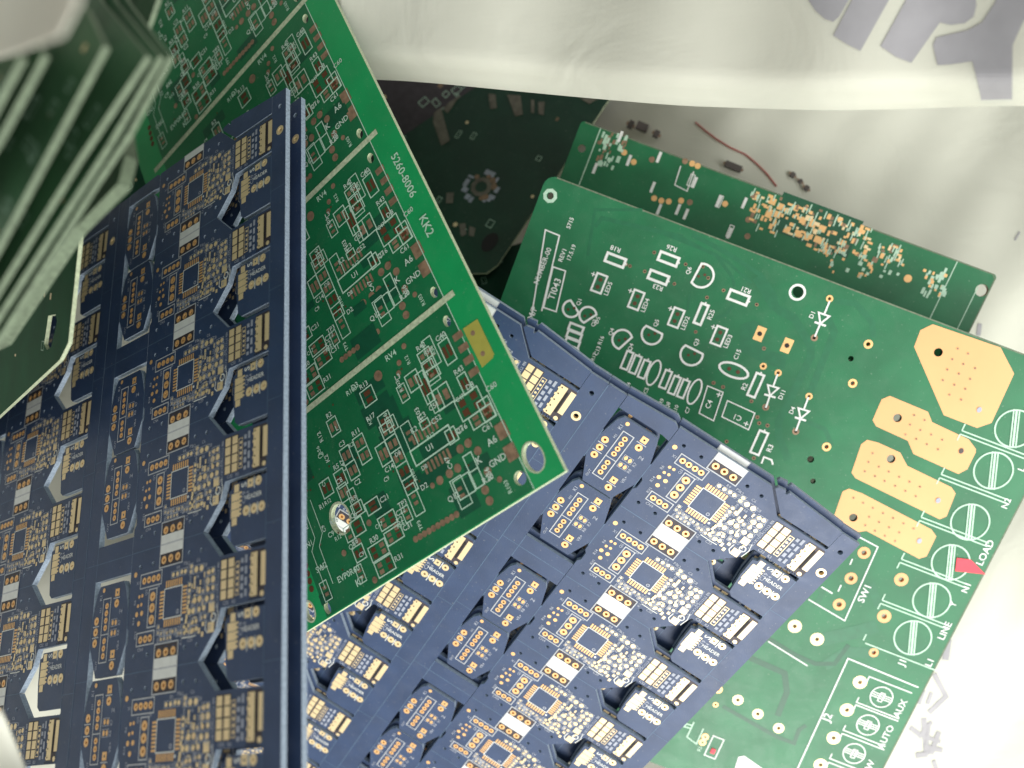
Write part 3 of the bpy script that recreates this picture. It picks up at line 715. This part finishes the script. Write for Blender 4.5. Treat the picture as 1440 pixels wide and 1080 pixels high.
diode(zK, 1300, 470, 1195, 755, 'D4', -1); diode(zA, 620, 190, 557, 340, 'D1', -1)
SB(zK, [(450, 375), (580, 430), (500, 670), (378, 605)], .4); ST(zK, 'C4', 460, 530, 2.6); ST(zK, '+', 545, 450, 3.5)
SB(zK, [(618, 500), (848, 605), (795, 745), (570, 635)], .4); ST(zK, 'C1', 705, 645, 2.6, 180); ST(zK, '+', 775, 695, 3.5)
res(zK, 885, 855, 3.1, 8.3, .75); ST(zK, 'R3', 975, 900, 2.6); SL(zK, [(905, 1030), (925, 975), (990, 1000), (1000, 1040)], .6)
# switch, screw terminals
SL(zE, [(735, 100), (823, 147), (683, 458), (530, 368)], .45); SL(zE, [(585, 315), (632, 343)], .5); SL(zE, [(716, 197), (705, 222)], .45); SL(zE, [(668, 307), (655, 335)], .45); ST(zE, 'SW1', 765, 345, 3.6)
SL(zE, [(360, 545), (526, 648)], .45)
S.use('silk_green')
J1 = [zE(970, 530), zE(1050, 372), zE(1130, 212), zE(1212, 42), zA(1310, 905), zA(1400, 728)]
for q in J1:
    S.ring(q[0], q[1], 6.7, 6.15, 40); c0 = Vector(q)
    for d in (-1.0, 0, 1.0): S.line([(q[0]-2.2+d, q[1]-6.0), (q[0]+2.2+d, q[1]+6.0)], .5 if d else .75)
jp = (Vector(J1[0])-Vector(J1[4]))/4
for k in range(-1, 6):
    q = Vector(J1[0])-jp*k; vv = q.y+ (jp.y/2 if k > -1 else 0)
    if k == -1: continue
    q2 = q+jp/2
    for d in (-.65, .65): S.line([(q2.x-15.5, q2.y+d), (q2.x+9.5, q2.y+d)] if k else [(q2.x-14.5, q2.y), (q2.x+12.0, q2.y)], .45)
    S.line([(q2.x-15.5, q2.y-.65), (q2.x-15.5, q2.y-3.2)], .45); 
    if k: S.line([(q2.x-15.5, q2.y+.65), (q2.x-15.5, q2.y+3.0)], .45)
S.use('silk')
ST(zE, 'J1', 928, 638, 3.6); ST(zE, 'LINE', 1105, 500, 3.5); ST(zE, 'N1', 1195, 320, 3.2); ST(zE, 'LOAD', 1275, 170, 3.6); ST(zC, 'N2', 1310, 450, 3.0); ST(zE, 'Y', 1140, 388, 3.0); ST(zC, 'L', 1420, 200, 3.2); ST(zE, 'L1', 1040, 635, 3.4)
ST(zE, 'J2', 613, 868, 4.2); ST(zE, 'AUX', 917, 828, 3.5); ST(zE, 'AUTO', 855, 948, 3.5); ST(zE, 'TW', 785, 1075, 3.5)
c_ = zE(697, 617); S.line([zE(480, 1090), c_, (zE(970, 785)[0], c_[1]+.6)], .5); 
J2 = [zE(838, 780), zE(781, 898), zE(723, 1018), zE(665, 1138)]
jp2 = (Vector(J2[2])-Vector(J2[0]))/2
for k, q in enumerate(J2):
    S.ring(q[0], q[1], 4.15, 3.75, 32)
    for d in (-.7, .1, .9): S.line([(q[0]-3.6, q[1]+d-.2), (q[0]+3.6, q[1]+d-.2)], .36)
    S.box(q[0], q[1]+.1, 1.5, 3.4, .34); 
    t = q[1]-jp2.y/2; 
    S.line([(q[0]-7.2, q[1]-3.4), (q[0]-7.2, t+.45), (q[0]+9.2, t+.45)], .42); 
    S.line([(q[0]-7.2, q[1]+3.2), (q[0]-7.2, q[1]+jp2.y/2-.75), (q[0]+9.2, q[1]+jp2.y/2-.75)], .42)
# voltage regulator outline near the lower end
S.use('silk_green'); SL(zF, [(215, 690), (190, 745), (155, 815), (235, 875), (295, 745)], .5); SL(zF, [(190, 745), (140, 730)], .5); SL(zF, [(205, 720), (150, 705), (130, 735)], .5)
ST(zF, 'R5', 262, 915, 2.0)
Layer(.12).use('silk').poly([zF(*p) for p in ((590, 985), (640, 975), (790, 1080), (900, 1200), (700, 1250), (560, 1080))]).build('white_printed_block', g1)
Layer(.12).use('silk').box(*zF(385, 905), 4.2, 8.5, .4).build('fuse_outline', g1)
Layer(.3).use('red').rect(*zF(375, 935), 1.6, 2.0).build('red_mark', g1)
S.use('gold'); 
for x, y in ((310, 815), (287, 862)): S.ring(*zF(x, y), 1.35, .5, 16)
S.build('silkscreen', g1)
Layer(.03).use('fibre_green').line([(3.6, .28), (WG-4, .28), (WG-1.2, 1.4), (WG-.28, 4), (WG-.28, HG-4)], .5).build('bevelled_rim', g1)
stk = Layer(.3); stk.use('red'); stk.poly([zE(*p) for p in ((1155, 192), (1215, 200), (1276, 262), (1148, 248))]); stk.build('arrow_sticker', g1)

# ================================================================== SECOND GREEN BOARD BEHIND IT
F2 = Frame.three((818, 169, 300), (1403, 387, 288), (779, 290, 306))
g2 = empty('narrow_circuit_board', F2, 'narrow green circuit board with clusters of tiny orange pads behind the large one', 'circuit board')
w2 = F2.loc(1403, 387)[0]
zM = F2.Z(780, 150, 4.5); zN = F2.Z(960, 0, 3); zO = F2.Z(960, 360, 3); zQ = F2.Z(960, 240, 4.0)
h2h = [circ(*zM(172, 265), 1.4, 16)]
c_ = zO(1262, 145); h2h.append(circ(c_[0], c_[1], 2.2, 18))
plate('board', rounded(0, 0, w2, 46, 1.5), h2h, 1.6, 'green_deep', 'fibre_green', g2, 'copper')
S = Layer(.12); S.use('silk_green')
a = zM(300, 115); S.line([(a[0], .4), (a[0], 45)], .4); a = zO(1160, 20); S.line([(a[0], .4), (a[0], 45)], .35); a = zO(1270, 80); S.line([(a[0], 6), (a[0], 45)], .3)
S.use('silk')
for x, y in ((415, 190), (660, 320), (470, 340), (255, 390), (620, 510), (885, 480), (1040, 600), (1105, 800), (660, 650), (780, 650), (830, 680), (1200, 610)): q = zM(x, y); S.rect(q[0], q[1], 1.1, 4.0); 
S.line([zM(798, 375), zM(760, 495), zM(838, 535), zM(880, 410)], .4)
for x, y in ((155, 850), (35, 760), (200, 975)): q = zN(x, y); S.box(q[0], q[1], 1.5, 4.2, .3)
A = Layer(.06)
random.seed(5)
q = zM(345, 270)
for k in range(44):
    A.use(random.choice(['silk_green', 'copper', 'silk_green'])); A.rect(q[0]+random.uniform(-4.5, 5), q[1]+random.uniform(-6, 6), random.uniform(.5, 1.4), random.uniform(.9, 2.4))
for x, y in ((500, 350), (615, 335), (440, 290), (630, 580), (675, 595), (722, 600), (800, 595), (855, 605), (1078, 615), (825, 345), (870, 360), (905, 375), (1220, 820), (1225, 715)): q = zM(x, y); A.use(random.choice(['gold', 'copper'])).disc(q[0], q[1], 1.1, 12)
# dense field of surface-mount pads
ua, va = zN(330, 900); ub = zN(930, 1060)[0]
for k in range(150):
    t = random.random(); c0 = zN(280+650*t, 880+215*t+random.uniform(-95, 85)*(1-.45*abs(t-.4)))
    A.use(random.choice(['gold', 'gold', 'gold', 'tin', 'copper'])); A.rect(c0[0], c0[1], random.choice((.9, 1.3, 1.9)), random.choice((.8, 1.2, 1.9)))
    if random.random() < .6: S.use('silk_green').rect(c0[0]+random.choice((-1.4, 1.4)), c0[1], .45, random.uniform(1.2, 3))
for x, y in ((380, 850), (412, 872), (507, 930), (548, 945), (590, 965), (362, 905), (400, 905), (440, 970), (485, 985), (523, 1000), (568, 1010)): q = zN(x, y); A.use('gold').rect(q[0], q[1], 2.3, 2.3)
for k in range(38):
    q = zO(random.uniform(1010, 1110), random.uniform(60, 170)); A.use(random.choice(['gold', 'silk_green', 'silk_green'])).rect(q[0], q[1], random.uniform(.6, 1.3), random.uniform(.9, 2.2))
    q = zO(random.uniform(600, 920), random.uniform(-20, 95)); A.use(random.choice(['gold', 'silk_green'])).rect(q[0], q[1], random.uniform(.6, 1.3), random.uniform(.8, 1.9))
q = zO(950, 95); A.use('gold').disc(q[0], q[1], 1.4)
A.use('green_pour'); q = zN(560, 950); A.h = .02; A.rect(q[0], q[1], 30, 14)
A.build('solder_pads', g2); S.build('silkscreen', g2)
Layer(.03).use('fibre_green').line([(1.5, .25), (w2-1.5, .25), (w2-.25, 1.6), (w2-.25, 44)], .45).build('bevelled_rim', g2)

# ================================================================== FRONT GREEN PANEL (scored into three)
FD = Frame.pose((-0.215, 0.529, -0.516), (15.012*.88, 24.578*.88, 230*.88))
d0 = empty('green_board_panel', FD, 'bright green scored circuit board panel lying diagonally on top with cream cut edges', 'circuit board')
PD = 58.9; WD = 103.5
zP = FD.Z(560, 560, 5.538); zR = FD.Z(560, 420, 5.538); zS = FD.Z(400, 560, 5.538); zT = FD.Z(400, 700, 5.538); zU = FD.Z(420, 375, 5.538); zV = FD.Z(420, 180, 5.538); zW = FD.Z(200, 0, 5.538)
dh = []
def el(z, x, y, r, ry=None, ang=0, n=18): q = z(x, y); dh.append(circ(q[0], q[1], r, n, ry, ang)); return q
e1 = el(zP, 1052, 460, 2.9, 3.9, 0, 24); el(zP, 950, 622, 1.9)
e2 = el(zT, 435, 160, 3.6, 4.4, 0, 26); e3 = el(zT, 195, 885, 2.0, 2.9); el(zT, 335, 858, 1.3, 1.9)
for k in (1, 2, 3):
    for (x, y) in ((1055, 200), (1155, 425)):
        q = zU(x, y); v = q[1]+PD-PD*k; dh.append(circ(q[0], v, 1.2, 16, 1.7))
plate('board', [(0, 0), (0, -5*PD), (-WD, -5*PD), (-WD, -2.5), (-WD+1.5, 0)][::-1], dh, 1.6, 'green', 'fibre', d0, 'fibre')
A = Layer(.06); S = Layer(.12); T = Layer(.02)
# bare laminate collars round the two routed slots
A.use('bare')
def collar(q, r, ry, w, m='fibre'):
    n = 26; A.use(m); pts = circ(q[0], q[1], r+w, n, ry+w)+circ(q[0], q[1], r, n, ry); A.add(pts, [(i, (i+1) % n, n+(i+1) % n, n+i) for i in range(n)])
collar(e1, 2.9, 3.9, .4); collar(e2, 3.6, 4.4, .7); collar(e3, 2.0, 2.9, .6)
T.use('green_light')
for k in range(5):
    pass
T.use('green_pour'); 
for k in range(5):
    f_ = plate('mask_field', [(-91.4, -PD*k-PD+.95), (-10.2, -PD*k-PD+.95), (-10.2, -PD*k-.95 if k else -.4), (-91.4, -PD*k-.95 if k else -.4)], [h for h in dh if -PD*(k+1)-4 < h[0][1] < -PD*k+4], .012, 'green_field', 'green_field', d0); f_.location = (0, 0, .015*MM)
T.h = .035
for k in range(5):
    for _ in range(16): T.rect(random.uniform(-90, -16), -PD*k-random.uniform(5, 54), random.uniform(4, 13), random.uniform(2, 9))
T.h = .09; T.use('silk_green').line([(-10.05, -.3), (-10.05, -5*PD)], .28)
T.use('score')
for k in range(1, 5): T.rect(-51.8, -PD*k, 90.5, 1.85)
T.use('bare').poly([zR(*p) for p in ((505, 235), (618, 158), (748, 430), (740, 460), (655, 538))]); T.use('copper').disc(*zR(583, 268), .75); T.disc(*zR(660, 428), .75)
T.build('score_lines', d0)
def cell(k):
    o = -PD*k
    def L_(z, x, y): q = z(x, y); return (q[0], q[1]+o)
    def pad(z, pts, r=1.0, m='copper'):
        A.use(m)
        for x, y in pts: q = L_(z, x, y); A.disc(q[0], q[1], r, 12)
    pad(zP, ((545, 350), (483, 395), (620, 410), (463, 545), (400, 587), (325, 640), (697, 570), (678, 715), (712, 798)), 1.25)
    pad(zP, ((790, 632), (268, 680)), .85); pad(zR, ((45, 370), (8, 500)), .9); pad(zU, ((620, 850),), 1.6); pad(zU, ((780, 830), (820, 620)), .9)
    A.use('copper')
    q = L_(zP, 810, 250); A.rect(q[0], q[1], 3.6, 4.4); q = L_(zP, 880, 420); A.rect(q[0], q[1], 3.6, 4.4)
    for x, y in ((465, 290), (510, 380), (550, 475), (590, 570)): q = L_(zR, x, y); A.rect(q[0], q[1], 3.4, 2.0)
    # IC with eight leads on each long side
    q = L_(zP, 265, 370); cu, cv = q
    S.use('silk_green'); S.box(cu, cv, 15.0, 4.6, .45)
    for i in range(7):
        A.rect(cu-5.0+i*1.5, cv-4.6, .8, 3.0); A.rect(cu-5.0+i*1.5, cv+4.6, .8, 3.0)
    S.use('silk_soft').text('U1', cu-1, cv, 2.4, 0)
    q = L_(zP, 590, 560); S.use('silk_green'); S.box(q[0], q[1], 3.0, 9.5, .35); S.line([(q[0]-1.5, q[1]), (q[0]+1.5, q[1])], .35)
    q = L_(zP, 515, 685); S.box(q[0], q[1], 5.8, 5.4, .35); S.use('silk_soft').text('Q12', q[0]-4.5, q[1]+1.0, 2.3, 0)
    q = L_(zP, 730, 332); S.text('A6', q[0], q[1], 2.8, 0); q = L_(zP, 775, 482); S.text('GND', q[0], q[1], 2.6, 0); q = L_(zP, 700, 625); S.text('R20', q[0], q[1], 2.4, 0); q = L_(zP, 630, 480); S.text('K', q[0], q[1], 2.8, 0)
    # pin strip
    a = L_(zP, 195, 1060); b = L_(zP, 455, 905)
    for i in range(10): A.use('copper').disc(a[0]-3+(b[0]-a[0]+3)*i/9, a[1]+(b[1]-a[1])*i/9, .95, 10)
    # resistor and capacitor columns
    def comp(z, x, y, w, h, label, lab=(0, 1), n=1):
        q = L_(z, x, y); S.use('silk_green').box(q[0], q[1], w, h, .35)
        for i in range(n):
            A.use('hole_rust' if random.random() < .5 else 'copper')
            if h > w:
                yy = q[1]-h/2+h*(i+.5)/n; A.rect(q[0]-w*.22, yy, w*.3, h/n*.5); A.rect(q[0]+w*.22, yy, w*.3, h/n*.5)
                if i: S.line([(q[0]-w/2, yy-h/n/2), (q[0]+w/2, yy-h/n/2)], .35)
            else:
                xx = q[0]-w/2+w*(i+.5)/n; A.rect(xx, q[1]-h*.22, w/n*.5, h*.3); A.rect(xx, q[1]+h*.22, w/n*.5, h*.3)
        S.use('silk_soft').text(label, q[0]+lab[0]*(w/2+2.1), q[1]-lab[1]*(h/2+1.4), 2.2, 0)
    comp(zS, 608, 395, 4.2, 8.4, 'R11', (0, 1), 2); comp(zS, 485, 445, 4.0, 5.0, 'C3', (0, 1)); comp(zS, 535, 560, 4.0, 5.0, 'C2', (0, -1)); comp(zS, 440, 625, 4.0, 5.0, 'R5')
    comp(zS, 465, 735, 4.0, 5.0, 'C8'); comp(zS, 890, 460, 4.4, 22.0, 'D2', (1, -.92), 5); comp(zS, 775, 435, 4.0, 6.2, 'C14', (0, -1)); comp(zS, 790, 180, 4.4, 5.0, 'R17', (-1, 1))
    comp(zS, 690, 840, 5.4, 3.6, 'C21', (1, 0)); comp(zS, 805, 950, 6.6, 3.8, 'C22', (1, 0), 2); comp(zS, 575, 860, 4.6, 3.8, 'R9'); comp(zS, 575, 1000, 4.8, 4.6, 'C6')
    comp(zT, 855, 290, 6.6, 3.8, 'C31', (1, 0), 2); comp(zT, 735, 410, 7.0, 4.4, 'R30', (0, 1), 2); comp(zT, 785, 530, 7.0, 4.4, 'R31', (1, 0), 2); comp(zT, 585, 430, 4.2, 4.4, 'R8')
    comp(zR, 240, 510, 4.6, 9.0, 'R42', (0, 1), 3); comp(zR, 385, 410, 3.6, 7.0, 'C40', (0, 1)); comp(zR, 120, 640, 4.6, 5.2, 'L3', (-1, 1)); comp(zR, 210, 690, 3.0, 9.5, 'C51', (0, -1)); comp(zR, 350, 760, 5.8, 6.0, 'C52', (-1, -1))
    comp(zR, 520, 660, 3.0, 5.6, 'R43', (0, 1)); comp(zR, 560, 820, 8.4, 6.2, 'Q7', (-1, -1), 2); comp(zR, 690, 860, 4.0, 6.0, 'C60', (1, 1)); comp(zR, 655, 920, 8.0, 3.6, 'C61', (0, -1), 2)
    comp(zP, 210, 200, 3.2, 2.2, 'IC3', (0, 1)); comp(zP, 420, 290, 3.4, 4.0, 'C16', (1, 0)); comp(zS, 385, 220, 4.0, 5.2, 'R2'); comp(zS, 330, 700, 4.4, 5.0, 'R1', (-1, -1)); comp(zU, 545, 1010, 5.0, 5.0, 'R13')
    for t, z, x, y, s in (('RV4', zU, 720, 690, 2.6), ('D3', zU, 440, 930, 2.4), ('EVP0R60', zT, 500, 590, 2.6), ('K7', zT, 590, 650, 3.0), ('SW2', zT, 290, 540, 2.5), ('CN1', zT, 180, 370, 2.4)): q = L_(z, x, y); S.use('silk_green').text(t, q[0], q[1], s, 0)
    for i in range(4): q = L_(zT, 170+14*i, 530+60*i); A.use('hole_rust').disc(q[0], q[1], 1.0, 10)
    for x, y in ((660, 195), (580, 340), (465, 430), (870, 225), (705, 640)): q = L_(zT, x, y); A.use('copper').disc(q[0], q[1], 1.0, 10)
    random.seed(20)
    for i in range(26): A.use('hole_rust').disc(random.uniform(-92, -14), o-random.uniform(4, 55), .35, 6)
    for i in range(46):
        S.use(random.choice(['silk_soft', 'silk_green'])).text(random.choice(['R12', 'C47', 'D8', 'R103', 'C9', 'Q4', 'TP3', 'K2', 'R56', 'L1']), random.uniform(-90, -14), o-random.uniform(4, 55), random.choice((1.8, 2.2)), random.choice((0, 0, 90)))
    for i in range(14):
        u = random.uniform(-90, -16); v = o-random.uniform(6, 50); S.use('silk_green').box(u, v, random.uniform(2.6, 4.5), random.uniform(4, 9), .3); A.use('copper').rect(u, v-1, 1.6, 1.0); A.rect(u, v+1, 1.6, 1.0)
    S.use('silk_green')
    for u in (-88, -84.5): S.line([(u, o-8), (u, o-20), (u+3, o-23), (u+3, o-34)], .25)
for k in range(5):
    random.seed(20); cell(k)
S.use('silk_soft')
S.use('silk_green'); q = zV(820, 365); S.text('5260-8006', q[0], q[1], 3.7, -90); q = zV(1000, 760); S.text('KK2', q[0], q[1], 3.9, -90)
A.build('solder_pads', d0); S.build('silkscreen', d0)

# ================================================================== UPPER LEFT STACK OF OLD GREEN BOARDS (close to the lens)
def old_board(a, b, d, pts, label, thick=1.0, seed=1, matn='green_old', edge='fibre_green', dens=1.0, grp='green boards stacked at the upper left', slot=None):
    F = Frame.three(a, b, d); e = empty('green_circuit_board', F, label, 'circuit board', grp)
    o = [F.loc(*p) for p in pts]; ar = sum(o[i][0]*o[(i+1) % len(o)][1]-o[(i+1) % len(o)][0]*o[i][1] for i in range(len(o)))
    if ar < 0: o = o[::-1]
    hs = [[F.loc(*p) for p in slot]] if slot else []
    plate('board', o, hs, thick, matn, edge, e, edge)
    random.seed(seed); S = Layer(.1); A = Layer(.05)
    us = [p[0] for p in o]; vs = [p[1] for p in o]
    n = int(330*dens); c = 0
    while c < n:
        u = random.uniform(min(us), max(us)); v = random.uniform(min(vs), max(vs)); c += 1
        if not all(inpoly(u+du, v+dv, o) for du in (-3, 3) for dv in (-3, 3)): continue
        if hs and inpoly(u, v, [(p[0]*1.0, p[1]) for p in hs[0]]): continue
        r = random.random()
        if r < .4: S.use('silk_green').box(u, v, random.uniform(1.5, 4), random.uniform(1.5, 3), .25)
        elif r < .7: A.use(random.choice(['copper', 'tin'])).rect(u, v, random.uniform(.6, 2), random.uniform(.6, 2))
        elif r < .85: S.use('silk_green').text(random.choice(['R12', 'C4', 'D7', 'U2', 'Q9']), u, v, 2.0, random.choice((0, 90)))
        else: A.use('tin').disc(u, v, random.uniform(.5, 1.1), 12)
    if A.v: A.build('solder_pads', e)
    if S.v: S.build('silkscreen', e)
    return e
old_board((238, 78, 142), (0, 452, 150), (60, 0, 190), [(150, -60), (178, 0), (238, 78), (178, 190), (130, 262), (0, 470), (-60, 560), (-330, 300), (-100, -200)], 'pale-edged dull green board, rightmost of the blurred fan at the upper left', seed=2)
old_board((206, 78, 136), (0, 388, 143), (30, 0, 185), [(120, -60), (141, 0), (206, 78), (110, 222), (0, 400), (-60, 500), (-330, 300), (-120, -200)], 'dull green board, second from the right in the upper left fan', seed=3)
old_board((224, 78, 139), (0, 424, 146), (45, 0, 188), [(138, -60), (161, 0), (224, 78), (148, 208), (0, 438), (-60, 530), (-330, 300), (-110, -200)], 'dull green board squeezed between the two rightmost boards of the upper left fan', seed=15)
old_board((26, 80, 119), (-30, 180, 124), (-80, 60, 160), [(16, 50), (28, 80), (0, 132), (-40, 210), (-250, 180), (-80, -10)], 'sliver of dull green board, leftmost of the upper left fan', seed=16, dens=.3)
old_board((146, 64, 128), (0, 332, 134), (-20, 0, 178), [(120, 10), (146, 64), (0, 338), (-60, 445), (-300, 300), (-60, -40)], 'dull green board, third from the right in the upper left fan', seed=4)
old_board((60, 76, 122), (-20, 220, 127), (-60, 60, 165), [(46, 40), (60, 76), (0, 188), (-50, 270), (-250, 200), (-80, -20)], 'narrow dull green board at the far upper left edge of the fan', seed=5, dens=.5)
# thinner board wedged under the fan: its visible lower right corner
old_board((176, 200, 160), (110, 325, 166), (90, 200, 200), [(172, 176), (176, 218), (166, 258), (104, 322), (0, 480), (-40, 500), (20, 250), (120, 150)], 'short green board poking out under the upper left fan, its tip pointed', seed=6, edge='fibre_green', dens=.6, thick=2.4)
old_board((222, -20, 170), (190, 120, 178), (150, 0, 205), [(226, -60), (220, 0), (206, 40), (170, 130), (60, 60), (90, -160)], 'green board behind the fan with its edge at the very top of the photo', seed=8, dens=.4)
old_board((110, 330, 214), (94, 490, 214), (40, 340, 252), [(116, 290), (111, 340), (96, 482), (84, 506), (0, 584), (-80, 660), (-160, 420), (-20, 230)], 'dark green board standing lower behind the fan with a slot near its corner', seed=7, matn='green_wedge', edge='fibre', dens=.8,
          slot=[(68, 444), (78, 442), (80, 452), (72, 488), (66, 492), (62, 484)])

# ================================================================== DARK PILE IN THE BACKGROUND
F3 = Frame.three((858, 136, 338), (690, 390, 322), (560, 100, 366))
old = [(870, 118), (855, 142), (799, 224), (700, 372), (684, 384), (640, 384), (520, 330), (430, 200), (470, 60), (700, 60)]
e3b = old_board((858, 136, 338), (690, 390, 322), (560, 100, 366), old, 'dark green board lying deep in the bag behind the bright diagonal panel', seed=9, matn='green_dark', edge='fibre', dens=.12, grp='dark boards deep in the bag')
A = Layer(.2); 
q = F3.loc(677, 263); A.use('worn').ring(q[0], q[1], 4.6, 2.6, 9); A.use('silk_blue')
random.seed(3)
for k in range(14): a = random.uniform(0, 6.28); A.rect(q[0]+7*math.cos(a), q[1]+7*math.sin(a), random.uniform(1, 3), random.uniform(1, 3))
q = F3.loc(689, 341); A.use('hole').disc(q[0], q[1], 4.5, 20, 3.0)  # dark ellipse painted for the shaded hole, not cut through
for k in range(9): a = random.uniform(0, 6.28); A.use('copper').disc(q[0]*0+F3.loc(677, 263)[0]+5.4*math.cos(a), F3.loc(677, 263)[1]+5.4*math.sin(a), random.uniform(.7, 1.5), 9)
A.build('mounting_ring', e3b)
B_ = Layer(.4); ze = lambda x, y: F3.loc(492+x/3.41, 84+y/3.41)
for k, pts in enumerate([[(165, 95), (245, 95), (290, 225), (225, 240), (185, 170)], [(385, 100), (440, 100), (445, 140), (500, 135), (470, 205), (440, 240), (480, 390), (440, 415), (400, 300), (410, 215), (370, 190)], [(540, 130), (555, 140), (470, 260), (450, 240)],
        [(665, 165), (700, 170), (705, 235), (675, 240)], [(755, 170), (820, 175), (830, 265), (795, 275), (775, 225)], [(870, 195), (885, 195), (885, 260), (870, 255)], [(905, 205), (935, 205), (930, 270), (905, 262)], [(1100, 185), (1190, 190), (1150, 215)],
        [(525, 790), (555, 785), (560, 840), (535, 850)], [(575, 800), (605, 810), (595, 850), (572, 845)], [(465, 640), (500, 640), (495, 690), (462, 690)]]):
    B_.use('worn').poly([ze(*p) for p in pts])
B_.build('pale_residue', e3b)
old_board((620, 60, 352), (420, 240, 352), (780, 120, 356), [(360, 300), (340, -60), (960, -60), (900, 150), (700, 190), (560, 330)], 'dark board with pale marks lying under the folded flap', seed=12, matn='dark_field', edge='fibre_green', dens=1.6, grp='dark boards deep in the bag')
old_board((150, 60, 325), (300, 330, 325), (60, 100, 330), [(60, -60), (300, -60), (330, 330), (60, 420), (20, 100)], 'dark board in the shadow between the upper left fan and the diagonal panel', seed=14, matn='green_dark', edge='green_dark', dens=.15, grp='dark boards deep in the bag')  # added dark sheet, puts shade into the gap over the pale bag wall
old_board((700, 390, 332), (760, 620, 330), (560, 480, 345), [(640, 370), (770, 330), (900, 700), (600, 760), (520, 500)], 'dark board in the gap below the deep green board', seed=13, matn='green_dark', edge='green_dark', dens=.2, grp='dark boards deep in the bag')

# ---------- loose bits on the bag wall
def thing_mesh(name, L_, label, cat, group=None): o = L_.build(name); tag(o, label, cat, group); return o
def tube(name, pts, r, matn, label, cat):
    c = bpy.data.curves.new(name, 'CURVE'); c.dimensions = '3D'; c.bevel_depth = r*MM; c.bevel_resolution = 2
    s = c.splines.new('POLY'); s.points.add(len(pts)-1)
    for i, p in enumerate(pts): s.points[i].co = (*p, 1)
    o = bpy.data.objects.new(name, c); sc.collection.objects.link(o)
    me = bpy.data.meshes.new_from_object(o); bpy.data.objects.remove(o); me.materials.clear(); me.materials.append(M[matn])
    o = bpy.data.objects.new(name, me); sc.collection.objects.link(o); tag(o, label, cat); return o
def on_liner(px, py, off): q = Vector(liner_hit(px, py)); return camw(q*(1-off/q.length))
path = [(978, 172), (992, 184), (1008, 196), (1028, 208), (1048, 217), (1064, 230), (1078, 244), (1092, 262)]
dense = [(a[0]+(b[0]-a[0])*k/4, a[1]+(b[1]-a[1])*k/4) for a, b in zip(path, path[1:]) for k in range(4)]+[path[-1]]
tube('wire', [on_liner(x, y, .7) for x, y in dense], .32, 'thread', 'thin red wire lying on the bag wall above the narrow board', 'wire')
def chip(name, px, py, w, h, t, ang, label, group=None, leads=True):
    q = Vector(liner_hit(px, py)); e = .5
    n = (Vector(liner_hit(px+9, py))-q).cross(Vector(liner_hit(px, py+9))-q).normalized()
    F = Frame(q-n*(t+.7), Vector((math.cos(math.radians(ang)), math.sin(math.radians(ang)), 0)), Vector((-math.sin(math.radians(ang)), math.cos(math.radians(ang)), 0)))
    w *= .75; h *= .8; t *= .7
    e = empty(name, F, label, 'electronic part', group)
    plate('body', [(-w/2, -h/2+.2), (-w/2+.2, -h/2), (w/2-.2, -h/2), (w/2, -h/2+.2), (w/2, h/2), (-w/2, h/2)], [], t, 'chip', 'chip', e)
    if leads:
        L_ = Layer(-t*.5); L_.use('copper')
        for k in (-1, 1): L_.rect(k*(w/2+.4), 0, .8, h*.5)
        L_.build('lead', e)
chip('component', 1112, 246, 2.6, 2.6, 1.2, 40, 'small dark square component, uppermost of three in a row on the bag wall', 'three small components in a row')
chip('component', 1123, 255, 2.0, 2.0, 1.2, 40, 'small dark component, middle one of three in a row on the bag wall', 'three small components in a row')
chip('component', 1132, 265, 2.6, 2.6, 1.2, 40, 'small dark square component, lowest of three in a row on the bag wall', 'three small components in a row')
chip('component', 1029, 236, 9, 3, 2.0, 22, 'flat dark bar shaped component at the upper rim of the narrow green board')
chip('component', 893, 180, 3, 4, 2.5, 30, 'small dark component just above the rim of the narrow board, left of the grey one')
chip('component', 927, 193, 3, 3.5, 2.5, 30, 'small dark component just above the rim of the narrow board, right of the grey one')
chip('component', 909, 184, 6.5, 4, 3.0, 22, 'round-backed brownish component between two darker ones above the narrow board', None, False)
